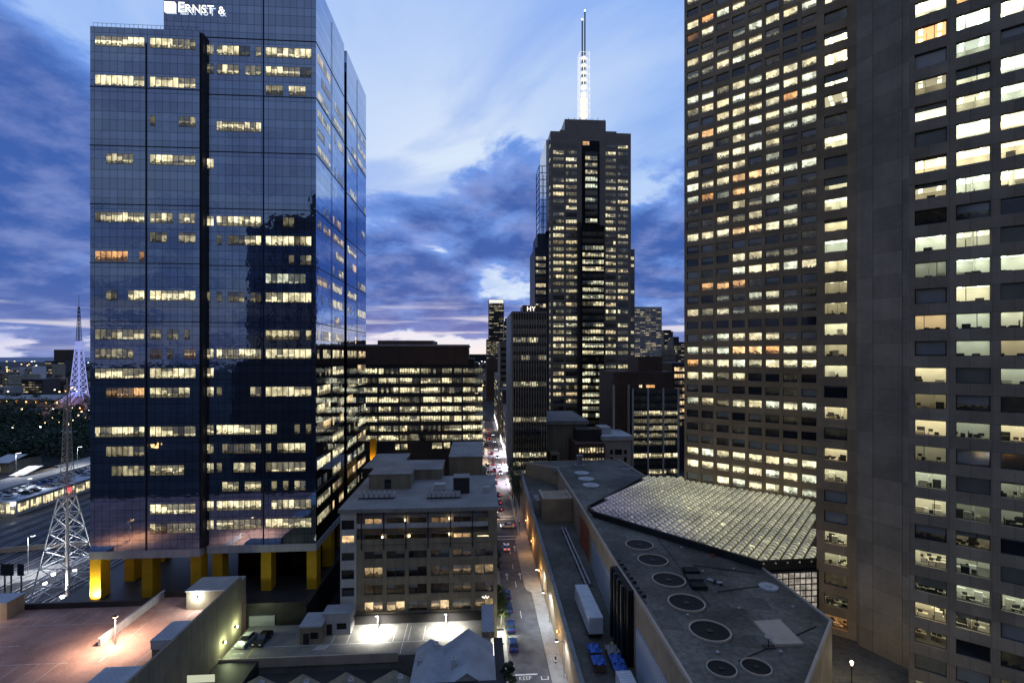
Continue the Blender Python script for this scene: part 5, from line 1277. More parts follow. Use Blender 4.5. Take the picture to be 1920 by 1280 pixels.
for nm, x0, x1, y0, y1, z1 in (('stair_room', -51.6, SW - .42, 92.0, 97.4, 13.4), ('stair_room', -46.6, SW - .42, 74.6, 79.6, 14.35), ('stair_room', -48.4, SW - .42, 44, 68.4, 14.35)):
    b = MB(); b.box(x0, x1, y0, y1, ZP + .004, z1 - .2); o = b.build(nm, M['grey'], pk)
    r_ = MB(); r_.box(x0 - .15, x1, y0 - .15, y1 + .1, z1 - .196, z1); r_.build('roof', M['roof_slate'], pk, parent=o)
    if y0 < 80 and y0 > 70: r_ = MB(); r_.box(x0 - .05, x1, y0 - .2, y0 - .004, z1 - 1.3, z1 - .2); r_.build('band', M['pale'], pk, parent=o)
def bay(x0, x1, y0, y1, z=ZP + .008, m='bay_mark'):
    b = MB(); b.face([(x0, y0, z), (x1, y0, z), (x1, y1, z), (x0, y1, z)]); o = b.build('bay_line', M[m], pk)
for k in range(14): bay(-96.0 + 2.7 * k, -95.88 + 2.7 * k, 88.4, 92.8)
bay(-98, -60.8, 88.25, 88.38)
for k in range(15): bay(-99.0 + 2.7 * k, -98.88 + 2.7 * k, 72.3, 77.2)
bay(-100, -60, 77.24, 77.36); bay(-100, -57, 72.1, 72.22)
bay(-49.95, -49.82, 62, 91); bay(-55.7, -55.58, 77, 88)
for k in range(6): bay(-49.8, -44.2, 68 + 4.6 * k, 68.12 + 4.6 * k)
for k in range(3): bay(-57 + 2.4 * k, -56.88 + 2.4 * k, 92.4, 96.5)
bay(-58, -51, 92.2, 92.33)
for k in range(3): bay(-90 + 8 * k, -87 + 8 * k, 82.2, 82.36)
bay(-94, -84, 80.2, 80.36)
def lamp_post(label, p, q, z0, z1, m, watt, col, group=None, arm=0.9, spot=150, ad=(0, 1), name='lamp_post', head=.28):
    t = thing(name, label, 'lamp post', 'S', p, q, z0, group)
    b = MB(); b.cyl(p, q, z0, z1, .09, 8, .06); b.build('pole', M['metal'], t)
    x, y = p + ad[0] * arm, q + ad[1] * arm
    b = MB(); b.bar((p, q, z1 - .05), (x, y, z1 + .12), .05, 6); b.build('arm', M['metal'], t)
    b = MB(); b.box(x - head, x + head, y - head, y + head, z1 + .13, z1 + .22); b.build('lamp_head', M['darkmetal'], t)
    b = MB(); b.box(x - head * .85, x + head * .85, y - head * .85, y + head * .85, z1 + .02, z1 + .126); b.build('lens', M[m], t)
    if watt: point('lamp_light', t, (x - p, y - q, z1 - z0 - .1), watt * 3.0, col, .2, spot, (0, 0, -1))
    return t
p, q = ps('S', 216, 1208, ZP)
lamp_post('lamp post with an orange-pink glow at the end of the ramp wall', p, q, ZP, ZP + 4.6, 'lamp_y', 2500, (1.0, .76, .56), arm=.8, ad=(.6, -.8), spot=168)
lamp_post('orange lamp post lighting the outer bays of the car park deck', -85.0, 78.5, ZP, ZP + 4.6, 'lamp_o', 1700, (1.0, .58, .26), arm=.8, ad=(0, -1), spot=165)
def wall_light(label, p, q, z, m, watt, col, d=(0, -1), r=.15, group=None):
    t = thing('wall_light', label, 'wall light', 'S', p, q, z, group)
    b = MB(); b.box(p - .15, p + .15, q - .15, q + .15, z - .2, z + .2); b.build('bracket', M['darkmetal'], t)
    b = MB(); b.cyl(p + d[0] * .3, q + d[1] * .3, z - r, z + r, r, 10); b.build('lens', M[m], t)
    if watt: point('lamp_light', t, (d[0] * .75, d[1] * .75, 0), watt * 1.6, col, .2)
    return t
wall_light('bright white light on the rear stair room of the car park deck', -49.8, 91.9, 12.3, 'lamp_w', 500, (.95, 1, .95))
wall_light('greenish light high on the grey car park wall above the two parked cars', SW + .15, 92.2, 6.6, 'lamp_g', 260, (.85, 1, .55), (1, 0))
wall_light('greenish light on the grey car park wall nearer the deck edge', SW + .15, 88.0, 6.2, 'lamp_g', 260, (.85, 1, .55), (1, 0))
t = thing('rooftop_hut', 'blue-roofed hut at the edge of the car park with a white light on its wall', 'hut', 'S', -88, 93.5, ZP)
b = MB(); b.box(-102, -80.2, 90.6, 93.9, ZP + .004, 12.9); b.build('wall', M['tan'], t); b = MB(); b.box(-102.2, -80.0, 90.3, 93.96, 12.904, 13.1); b.build('roof', M['roof_slate'], t)
wall_light('bright white light on the blue-roofed hut wall', -84.6, 90.5, 11.9, 'lamp_w', 420, (1, .95, .85))

# ================================================================== grey parking deck, cars and the low houses in front
pd = thing('parking_deck', 'grey car park deck lit white by two lamps before the office block', 'car park', 'S', -20, 90, 0)
b = MB(); b.prism(rect(-43.0, 2.4, 86.0, 97.0), 0, 4.0); b.build('deck', M['deck_grey'], pd)
b = MB(); b.box(-43, -13.5, 85.7, 85.996, 3.0, 4.55); b.build('edge_wall', M['beige'], pd)
b = MB(); b.box(-28, 2.4, 96.2, 96.5, 4.004, 5.7); b.build('fence', M['dark'], pd)
for x0, x1, y0, y1, m in ((-13.3, -13.2, 86.2, 96, 'marking'), (-43, 2, 89.9, 90.0, 'marking'), (-39.1, -38.95, 86.4, 91.2, 'ymark'), (-41.8, -40.1, 87.0, 87.15, 'marking'), (-41.8, -40.1, 88.2, 88.35, 'marking')):
    b = MB(); b.face([(x0, y0, 4.008), (x1, y0, 4.008), (x1, y1, 4.008), (x0, y1, 4.008)]); b.build('bay_line', M[m], pd)
for k in range(9):
    b = MB(); x = -26 + k * 2.7; b.face([(x, 90.2, 4.01), (x + .1, 90.2, 4.01), (x + .1, 95, 4.01), (x, 95, 4.01)]); b.build('bay_line', M['marking'], pd)
for k in range(5):
    b = MB(); x = -28.6 + k * .45; b.face([(x, 88.4, 4.012), (x + .2, 88.4, 4.012), (x + .8, 89.8, 4.012), (x + .6, 89.8, 4.012)]); b.build('bay_line', M['marking'], pd)
def hut(label, u0, u1, q, dep, zt, m):
    x0, x1 = SU(u0, q), SU(u1, q); t = thing('stair_hut', label, 'stair hut', 'S', x0, q, 4.0)
    b = MB(); b.box(x0, x1, q, q + dep, 4.004, zt - .3); b.build('wall', M[m], t); b = MB(); b.box(x0 - .15, x1 + .15, q - .15, q + dep + .15, zt - .296, zt); b.build('roof', M['roof_slate'], t)
    b = MB(); b.box(x0 + .6, x0 + 1.6, q - .06, q - .004, 4.01, 6.0); b.build('door', M['darkmetal'], t)
    b = MB(); b.box(x0 + (x1 - x0) * .5, x0 + (x1 - x0) * .85, q - .05, q - .004, 5.0, 6.1); b.build('louvre', M['louvre'], t)
hut('lower grey stair hut on the deck, nearer the two parked cars', 562, 602, 90.2, 4.6, 7.3, 'grey'); hut('taller pale stair hut on the deck, nearer the lamps', 606, 657, 93.0, 3.0, 8.0, 'pale')
for (u, v, w_, l) in ((708, 1180, 2600, 'white lamp post making a bright pool on the deck, nearer the stair huts'), (836, 1176, 2200, 'white lamp post making a bright pool on the deck, nearer the street')):
    p, q = ps('S', u, v, 4.0); lamp_post(l, p, q, 4.0, 7.0, 'lamp_w', w_, (1, .96, .84), arm=.8, ad=(0, -1), spot=155)
b = MB(); x0, x1 = SU(903, 92), SU(926, 92)
b.face([(x0, 90, 5.2), (x1, 90, 5.2), (x1, 95.4, 7.4), (x0, 95.4, 7.4)]); b.face([(x0, 95.4, 7.3), (x1, 95.4, 7.3), (x1, 90, 5.1), (x0, 90, 5.1)])
b.face([(x0, 90, 5.1), (x1, 90, 5.1), (x1, 90, 5.2), (x0, 90, 5.2)])
t = thing('lean_to_roof', 'pale corrugated lean-to roof at the street end of the deck', 'roof', 'S', x0, 90, 4); b.build('roof', M['corr'], t)
b = MB(); b.box(x0 + .02, x1 - .02, 90.05, 95.3, 4.004, 5.08); b.build('wall', M['grey'], t)

# low houses
lh = thing('low_building', 'dark low building with one bright window strip under the grey car park wall', 'building', 'S', -42, 82, 0)
b = MB(); b.prism(rect(-43.0, -36.5, 76, 85.6), 0, 4.2); b.build('wall', M['dark'], lh)
mb = MB(); b = MB(); b.box(-42.5, -38.6, 75.94, 75.996, zv(1278, 73), zv(1264, 73)); b.build('window', M['shop_dim'], lh)
def gable(label, x0, x1, y0, y1, ze, zr, roofm, wallm, chim=None, name='gable_house'):
    t = thing(name, label, 'house', 'S', x0, y0, 0); xm = (x0 + x1) / 2
    b = MB(); b.prism(rect(x0, x1, y0, y1), 0, ze, top=False); b.face([(x0, y0, ze), (x1, y0, ze), (xm, y0, zr)]); b.face([(x1, y1, ze), (x0, y1, ze), (xm, y1, zr)]); b.build('wall', M[wallm], t)
    b = MB(); o = .25
    for s_, xe in ((-1, x0), (1, x1)):
        e = xe + s_ * o; ez = ze - o * (zr - ze) / (xm - x0)
        P = [(e, y0 - o, ez + .05), (xm, y0 - o, zr + .05), (xm, y1 + o, zr + .05), (e, y1 + o, ez + .05)]
        Q = [(p[0], p[1], p[2] + .18) for p in P]
        if s_ > 0: P.reverse(); Q.reverse()
        b.face(Q[::-1]); b.face(P)
        for i in range(4): b.face([P[i], P[(i + 1) % 4], Q[(i + 1) % 4], Q[i]][::-1])
    rf = b.build('roof', M[roofm], t)
    for (cx, cy, h) in chim or ():
        b = MB(); zb_ = zr - abs(cx - xm) / (xm - x0) * (zr - ze); b.box(cx - .35, cx + .35, cy - .45, cy + .45, zb_ - .2, zb_ + h); b.cyl(cx, cy, zb_ + h, zb_ + h + .35, .16, 8); b.build('chimney', M['pale'], t, parent=rf)
    return t
for k, (u0, u1, l) in enumerate(((448, 512, 'grey gabled roof nearest the dark building with the bright window strip'), (536, 590, 'grey gabled roof second along the row at the bottom'), (618, 672, 'grey gabled roof third along the row at the bottom'), (706, 766, 'grey gabled roof nearest the blue-grey house'))):
    x0, x1 = SU(u0 - 8, 77), SU(u1 + 8, 77); gable(l, x0, x1, 66, 78.0, 4.5, 6.1, 'grey', 'dark', [((x0 + x1) / 2 + 1.4, 75.5, 1.6)])
    b = MB()
b = MB(); b.prism(rect(SU(448, 77) - .3, SU(770, 77), 64, 65.6), 0, 4.6); b.prism(rect(-36, -13, 80, 84.6), 0, 2.6)
t = thing('yard_wall', 'dark yard buildings between the row of gabled roofs and the deck', 'wall', 'S', -25, 80, 0); b.build('wall', M['dark'], t)
gable('blue-grey slate house with the taller gable beside the street', -5.4, 2.4, 72.5, 83.8, 6.3, 8.9, 'roof_slate', 'pale', [(-3.6, 76.0, 1.6)])
gable('blue-grey slate house with the smaller gable and a stout chimney', -9.8, -5.7, 71, 83.4, 6.3, 7.7, 'roof_slate', 'pale', [(-6.6, 82.2, 1.0), (-9.0, 78.5, .9)])
b = MB(); b.box(-6.0, 3.0, 70.6, 72.2, 0, 7.6); b.box(-6.2, 3.2, 70.4, 72.3, 7.604, 7.9)
t = thing('shop_front_building', 'dark shop building with a flat parapet before the slate house', 'shop', 'S', -2, 71, 0); b.build('wall', M['dark'], t)
b = MB(); b.box(2.4, 2.9, 73, 83, 0, 5.0); b.build('street_wall', M['pale'], t)
b = MB(); b.box(2.904, 2.98, 74, 92, .5, 3.0); b.build('shopfront', M['shop'], t); b = MB(); b.box(2.91, 4.6, 74, 91, 3.3, 3.5); b.build('awning', M['darkmetal'], t)

# ================================================================== vehicles
def make_car(label, paint, group, lights=True):
    t = bpy.data.objects.new('car', None); COL.objects.link(t); t.empty_display_size = .5; OFF[t.name] = (0, 0, 0); FRM[t.name] = 'S'; tag(t, label, 'car', group)
    def loft(prof, w0, w1, zmid):
        """side outline swept across the width, narrower above zmid"""
        b = MB(); n = len(prof); wd = lambda z: w0 if z < zmid else w1
        Lp = [(-wd(z), y, z) for y, z in prof]; Rp = [(wd(z), y, z) for y, z in prof]
        for i in range(n):
            j = (i + 1) % n; b.face([Lp[j], Lp[i], Rp[i], Rp[j]])
        b.face(Lp); b.face(Rp[::-1]); return b
    body = [(-2.15, .32), (-2.2, .62), (-2.12, .92), (-1.5, 1.0), (.85, .98), (1.9, .82), (2.15, .62), (2.12, .32)]
    loft(body, .88, .82, .95).build('body', paint, t)
    loft([(-1.75, .99), (-1.25, 1.40), (.1, 1.42), (.95, .985)], .80, .62, 1.2).build('cabin', M['carglass'], t)
    loft([(-1.22, 1.405), (-1.15, 1.46), (.0, 1.48), (.12, 1.425)], .63, .58, 1.43).build('roof', paint, t)
    for (x, y) in ((-.8, 1.35), (.8, 1.35), (-.8, -1.3), (.8, -1.3)):
        b = MB(); b.bar((x - .11, y, .33), (x + .11, y, .33), .33, 14); o = b.build('wheel', M['rubber'], t)
        b = MB(); s_ = 1 if x > 0 else -1; b.bar((x + s_ * .10, y, .33), (x + s_ * .125, y, .33), .2, 10); b.build('rim', M['chrome'], t, parent=o)
    for x in (-.62, .62):
        b = MB(); b.box(x - .2, x + .2, 2.06, 2.16, .60, .74); b.build('headlight', M['lamp_w' if lights else 'clear_lens'], t)
        b = MB(); b.box(x - .2, x + .2, -2.23, -2.13, .68, .84); b.build('tail_light', M['red' if lights else 'red_lens'], t)
    return t
PNT = {k: mat('car_paint_' + k, c, .25, .3, var=.02, spec=.6) for k, c in dict(blue=(.012, .035, .15), silver=(.42, .43, .45), white=(.7, .7, .72), black=(.015, .015, .018), red=(.4, .02, .02)).items()}
c_park = make_car('silver parked car on the grey deck, nearest the grey wall', PNT['silver'], 'cars parked on the grey deck', False)
place(c_park, 'S', -41.0, 91.3, 4.02, rad(172))
c2 = make_car('black parked car on the grey deck beside a silver one', PNT['black'], 'cars parked on the grey deck', False); place(c2, 'S', -38.3, 91.6, 4.02, rad(174))
c_blue = make_car('dark blue parked car under the bright tree, nearest the painted words', PNT['blue'], 'cars parked along the kerb', False); place(c_blue, 'S', 6.75, 93.6, .02)
for (q, l) in ((100.0, 'dark blue parked car level with the bright green tree'), (107.5, 'dark blue parked car beyond the bright green tree'), (113.6, 'dark blue parked car fourth from the painted words')):
    c = copy_tree(c_blue); place(c, 'S', 6.75, q, .02); c['label'] = l
c_wh = make_car('white car waiting near the crossing with its lamps lit', PNT['white'], 'cars driving in the street'); place(c_wh, 'S', 8.3, 141.5, .02)
c = copy_tree(c_wh); place(c, 'S', 9.6, 159.3, .02, rad(90)); c['label'] = 'white car turning across the junction'
c_tr = make_car('black car queueing in far evening traffic with red tail lamps', PNT['black'], 'cars queueing in the far street')
place(c_tr, 'S', 8.0, 178, .02)
for (s_, q, rz) in ((8.0, 186, 0), (8.1, 196, 0), (7.9, 215, 0), (8.0, 226, 0), (8.1, 238, 0), (8.0, 252, 0), (8.0, 262, 0), (8.1, 280, 0), (8.0, 300, 0), (8.0, 330, 0), (8.1, 350, 0), (7.9, 372, 0)):
    c = copy_tree(c_tr); place(c, 'S', s_, q, .02, rz)
c_on = make_car('silver oncoming car in the far street with bright headlamps', PNT['silver'], 'oncoming cars in the far street'); place(c_on, 'S', 10.9, 232, .02, rad(180))
for q in (246, 268, 292, 318, 345): c = copy_tree(c_on); place(c, 'S', 10.9, q, .02, rad(180))
c_k = make_car('silver parked car along the far left kerb', PNT['silver'], 'cars parked along the far kerb', False); place(c_k, 'S', 6.5, 171, .02)
for q in (177, 183.5, 190, 197, 204, 211): c = copy_tree(c_k); place(c, 'S', 6.5, q, .02)
def scooter(p, q):
    t = thing('motor_scooter', 'small pale motor scooter parked on the footpath by the tan wall', 'scooter', 'S', p, q, .15)
    for y in (-.6, .6): b = MB(); b.bar((p - .06, q + y, .38), (p + .06, q + y, .38), .24, 12); b.build('wheel', M['rubber'], t)
    b = MB(); b.box(p - .18, p + .18, q - .75, q + .1, .45, .8); b.box(p - .2, p + .2, q + .1, q + .5, .32, .42); b.bar((p, q + .55, .4), (p, q + .45, 1.15), .09, 6); b.build('body', M['white'], t)
    b = MB(); b.box(p - .15, p + .15, q - .7, q + .05, .804, .92); b.build('seat', M['rubber'], t)
    b = MB(); b.bar((p - .33, q + .42, 1.18), (p + .33, q + .42, 1.18), .03, 6); b.build('handlebar', M['darkmetal'], t)
scooter(*ps('S', 1041, 1240, 0))

# ================================================================== street trees and street lamps
def clump(b, c, r, n, s, flat=.75):
    for _ in range(n):
        d = Vector((R.gauss(0, 1), R.gauss(0, 1), R.gauss(0, 1))).normalized() * r * (R.random() ** .4); d.z *= flat
        p = Vector(c) + d; a = Vector((R.uniform(-1, 1), R.uniform(-1, 1), R.uniform(-.6, .6))).normalized(); e = a.orthogonal().normalized() * s * R.uniform(.6, 1.2); a = a * s * R.uniform(.6, 1.3)
        b.face([p - a, p + e * .6, p + a, p - e * .6])
def tree(label, p, q, h, r, m='leaf', seed=1, z0=.14, n=26):
    t = thing('street_tree', label, 'tree', 'S', p, q, z0); b = MB()
    b.bar((p, q, z0), (p + .15, q, z0 + h * .45), .2, 8, .13)
    tips = []
    for k in range(5):
        a = k * 1.3 + seed; e = (p + math.cos(a) * r * .5, q + math.sin(a) * r * .5, z0 + h * (.6 + .06 * (k % 3))); b.bar((p + .15, q, z0 + h * .42), e, .1, 6, .04); tips.append(e)
    b.build('trunk', M['bark'], t); b = MB()
    for k in range(n):
        a = R.uniform(0, 6.28); rr = r * math.sqrt(R.random()) * .85; z = z0 + h * R.uniform(.42, .98)
        rr *= 1.0 - .55 * abs((z - z0) / h - .62) / .38
        clump(b, (p + math.cos(a) * rr, q + math.sin(a) * rr, z), r * R.uniform(.22, .38), 34, .2)
    b.build('crown', M[m], t); return t
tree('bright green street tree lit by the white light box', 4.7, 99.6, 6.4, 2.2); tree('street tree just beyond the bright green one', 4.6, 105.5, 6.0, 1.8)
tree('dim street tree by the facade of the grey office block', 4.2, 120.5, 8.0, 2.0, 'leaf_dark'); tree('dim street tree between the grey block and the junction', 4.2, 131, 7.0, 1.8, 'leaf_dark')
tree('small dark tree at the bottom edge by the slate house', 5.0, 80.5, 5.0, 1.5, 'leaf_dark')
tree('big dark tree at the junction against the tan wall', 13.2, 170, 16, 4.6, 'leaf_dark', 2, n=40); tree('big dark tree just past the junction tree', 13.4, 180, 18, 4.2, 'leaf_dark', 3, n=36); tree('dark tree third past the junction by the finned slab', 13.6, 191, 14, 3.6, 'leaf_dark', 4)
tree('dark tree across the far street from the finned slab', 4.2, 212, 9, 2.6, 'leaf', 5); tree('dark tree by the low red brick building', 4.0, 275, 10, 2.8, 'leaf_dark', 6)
t = thing('light_box', 'blank white glowing light box on the footpath under the bright tree', 'light box', 'S', 4.6, 94.6, .14)
b = MB(); b.box(3.75, 5.0, 94.4, 94.9, .14, 2.9); b.build('case', M['darkmetal'], t)
b = MB(); b.box(3.8, 4.95, 94.34, 94.396, .5, 2.8); b.build('panel', M['sign_w'], t); b = MB(); b.box(3.8, 4.95, 94.904, 94.96, .5, 2.8); b.build('panel', M['sign_w'], t)
point('light_box_glow', t, (0, -1.2, 2.0), 420, (1, .97, .9), .5); point('light_box_glow', t, (.3, 3.0, 2.0), 1500, (.95, 1, .7), .5)
for (s_, q, l, w_, col, m) in ((14.8, 101.5, 'white street lamp lighting the right footpath near the wall', 1500, (.80, .88, 1), 'lamp_w'), (14.8, 112.5, 'white street lamp at the wide corner of the right footpath', 1100, (1, .95, .85), 'lamp_w'), (14.8, 84, 'white street lamp by the wall nearest the painted words', 700, (.85, .9, 1), 'lamp_w')):
    lamp_post(l, s_, q, .15, 6.4, m, w_ * .75, col, arm=1.3, ad=(-1, 0), name='street_lamp', spot=160)
wall_light('small orange lamp low on the tan wall above the wide footpath corner', 15.2, 119, 3.4, 'lamp_o', 260, (1, .62, .25), (-1, 0)); wall_light('small orange lamp farther along the tan wall', 15.2, 136, 4.2, 'lamp_o', 420, (1, .55, .2), (-1, 0)); wall_light('small orange lamp on the tan wall nearest the scooter', 15.2, 92, 3.6, 'lamp_o', 150, (1, .6, .25), (-1, 0))
wall_light('small orange lamp on the tan wall by the junction trees', 15.2, 152, 4.6, 'lamp_o', 420, (1, .5, .2), (-1, 0))
sl0 = lamp_post('street lamp glowing along the far street canyon', 3.6, 172, .14, 6.5, 'lamp_y', 1800, (1, .72, .5), 'street lamps along the far street', arm=1.2, ad=(1, 0), name='street_lamp', head=.35)
for (s_, q) in ((3.6, 198), (3.6, 226), (3.6, 258), (3.6, 292), (3.6, 330), (3.6, 370)):
    c = copy_tree(sl0); place(c, 'S', s_, q, .14)
for k, q in enumerate((215, 245, 280)):
    lamp_post(('cold white street lamp before the finned slab', 'cold white street lamp past the finned slab', 'cold white street lamp well past the finned slab')[k], 14.6, q, .14, 7.0, 'lamp_w', 9000, (1, .88, .97), arm=1.4, ad=(-1, 0), name='street_lamp', head=.4)
def signal(label, p, q, col, h=3.6):
    t = thing('traffic_light', label, 'traffic light', 'S', p, q, .14); b = MB(); b.cyl(p, q, .14, h, .07, 8); b.build('pole', M['darkmetal'], t)
    b = MB(); b.box(p - .2, p + .2, q - .16, q + .16, h - .1, h + .95); b.build('housing', M['dark'], t)
    for k, c in enumerate(('green', 'amber', 'red')):
        b = MB(); z = h + .05 + k * .3; b.bar((p, q - .165, z + .1), (p, q - .2, z + .1), .12, 10); b.build('lens', M[c] if c == col else M['red_lens'] if c == 'red' else M['black'], t)
signal('traffic light showing red beside the tan wall at the junction', 12.9, 152.2, 'red'); signal('traffic light showing red on the left kerb at the junction', 5.2, 152.4, 'red'); signal('traffic light showing green on the left kerb past the finned slab', 5.2, 236, 'green', 4.2); signal('traffic light showing red on the right kerb past the finned slab', 13.0, 236, 'red', 4.2)

# ================================================================== lattice radio mast, rail yard, station
mx, my = gp(126, 1112, 1.0)
lm = thing('radio_mast', 'tall steel lattice mast floodlit white at its foot beside the rail yard', 'mast', 'W', mx, my, 0)
b = MB(); z1 = 23.0
lattice(b, mx, my, 0.5, z1, 4.4, 1.1, 6, .13); b.build('lower_lattice', M['white'], lm)
b = MB(); lattice(b, mx, my, z1, 33, 1.1, .62, 7, .07, 'single'); lattice(b, mx, my, 33, zv(722, my), .62, .32, 14, .06, 'single'); b.build('upper_lattice', M['pale'], lm)
b = MB(); b.bar((mx, my, .5), (mx, my, zv(708, my)), .3, 8, .14); b.build('pole', M['beige'], lm)
b = MB(); b.cyl(mx + 1.6, my - 1.2, 24.5, 25.4, .35, 10); b.build('beacon', M['red'], lm)
for dx in (-4.7, 4.7):
    for dy in (-4.7, 4.7): b = MB(); b.box(mx + dx - .6, mx + dx + .6, my + dy - .6, my + dy + .6, 0, 1.0); b.build('footing', M['pale'], lm)
for k, (u, v) in enumerate(((117, 1117), (84, 1092), (140, 1068), (100, 1075))):
    x, y = gp(u, v, .9); t = thing('floodlight', ('white floodlight at the mast foot nearest the car park', 'white floodlight at the mast foot nearest the banners', 'white floodlight behind the mast foot', 'white floodlight between the mast legs')[k], 'floodlight', 'W', x, y, 0)
    b = MB(); b.cyl(x, y, 0, .5, .12, 8); b.build('stand', M['darkmetal'], t); b = MB(); b.cyl(x, y, .5, .95, .35, 10, .45); b.build('lens', M['lamp_w'], t)
    point('flood', t, (0, 0, 1.0), 22000 if k in (0, 2) else 15000, (.93, .97, 1), .3, 70, (mx - x, my - y, 9))
for k in range(12):
    s_ = -152 + k * 5.6; b = MB()
    for d in (-.72, .72): b.box(s_ + d - .08, s_ + d + .08, 108, 330, .06, .22)
    solo('railway_track', b, M['metal'], None, None, 'S', s_, 108, 0, kind='structure')
flat('rail_yard', [(-156, 100), (-84, 100), (-84, 340), (-156, 340)], .02, M['yard'])
flat('viaduct_road', [(-203, 150), (-188, 150), (-188, 420), (-203, 420)], 2.4, M['paving'], th=2.0)
pa, pb = ps('S', -60, 1043, .0), ps('S', 178, 1021, 0)
t = thing('yard_fence', 'pale low fence line crossing the rail yard behind the mast', 'fence', 'S', pa[0], pa[1], 0)
b = MB(); b.prism([(pa[0], pa[1]), (pb[0], pb[1]), (pb[0], pb[1] + .4), (pa[0], pa[1] + .4)], .1, 1.5); b.build('wall', M['beige'], t)
flat('yard_road', [ps('S', -60, 1088), ps('S', 70, 1066), ps('S', 175, 1040), ps('S', 175, 1046), ps('S', 80, 1082), ps('S', -60, 1112)], .03, M['paving'])
stn = thing('station_building', 'long station building with a bright yellow window wall and cars on its roof', 'station', 'S', -158.6, 182.5, 0)
b = MB(); b.prism(rect(-172, -158.6, 182.5, 305), 0, 5.0); b.build('wall', M['pale'], stn)
b = MB(); b.box(-172.6, -158.0, 181.8, 306, 5.004, 5.35); b.build('roof', M['roof_slate'], stn)
W = Wins(stn, M['win'])
for k in range(24): mb = MB(); strip(mb, 'r', -158.57, 183 + k * 5, 187.4 + k * 5, .8, 4.2, 4, .95, .5, .97); W.add(mb)
for k in range(4): mb = MB(); strip(mb, 'f', 182.46, -171.5 + k * 3.2, -168.6 + k * 3.2, .6, 4.4, 2, 1.2, .42, 1.0); W.add(mb)
W.done()
for k, x in enumerate((-159.2, -169)): wall_light(('glaring white light on the station corner', 'glaring white light over the station entrance')[k], x, 182.2, 4.4, 'lamp_w', 500, (1, 1, .92), r=.5)
cb = MB(); cb.box(-.85, .85, -2.1, 2.1, .25, .85); cb.face([(-.75, -1.5, .86), (.75, -1.5, .86), (.62, -1.0, 1.4), (-.62, -1.0, 1.4)], mi=1); cb.face([(.75, 1.1, .86), (-.75, 1.1, .86), (-.62, .4, 1.4), (.62, .4, 1.4)], mi=1)
cb.face([(-.62, -1.0, 1.4), (.62, -1.0, 1.4), (.62, .4, 1.4), (-.62, .4, 1.4)]); cb.face([(.75, -1.5, .86), (.75, 1.1, .86), (.62, .4, 1.4), (.62, -1.0, 1.4)], mi=1); cb.face([(-.75, 1.1, .86), (-.75, -1.5, .86), (-.62, -1.0, 1.4), (-.62, .4, 1.4)], mi=1)
cb.box(-.7, .7, 2.09, 2.13, .55, .72); 
meshes = [cb.mesh('parked_car', [PNT[c], M['carglass']]) for c in ('silver', 'white', 'blue', 'black', 'silver')]
for row, s_ in enumerate((-169.5, -163.0)):
    for k in range(36):
        if R.random() < .12: continue
        o = bpy.data.objects.new('parked_car', R.choice(meshes)); COL.objects.link(o); place(o, 'S', s_ + R.uniform(-.3, .3), 185 + k * 3.1, 5.36, rad(90 + R.choice((0, 180))))
        tag(o, 'parked car in the rows on the long station roof', 'car', 'cars parked on the station roof')
for k, q in enumerate((196, 232, 270)): lamp_post(('white roof lamp among parked cars, nearest the station entrance', 'white roof lamp among parked cars, middle of the station roof', 'white roof lamp among parked cars, far end of the station roof')[k], -166.2, q, 5.36, 9.5, 'lamp_w', 1400, (.9, .95, 1), arm=.8, ad=(0, 1), spot=160, head=.5)
for k, (u, v, h) in enumerate(((192 / 3.657, 1075, 15), (145, 885, 12), (30, 900, 12))):
    p, q = ps('S', u, v, 0); lamp_post(('white yard lamp on a tall pole near the banners', 'white road lamp on the viaduct beside the mast', 'white road lamp on the viaduct at the picture edge')[k], p, q, 0, h if k else zv(1015, 122), 'lamp_w', 2500, (.95, .97, 1), arm=1.2, ad=(1, 0), spot=160, head=.6 if k else .35)
for k, u in enumerate((9, 21, 40)):
    x, y = gp(u, 1110, 2.0); t = thing('banner_sign', ('dark blank banner sign nearest the picture edge', 'dark blank banner sign in the middle of three', 'dark blank banner sign nearest the radio mast')[k], 'banner', 'W', x, y, 0)
    b = MB(); b.cyl(x, y, 0, 8.0, .15, 8); b.build('pole', M['rust'], t); b = MB(); b.box(x - .75, x + .75, y - .18, y - .154, zv(1078, y), zv(1056, y)); b.build('panel', M['dark'], t)

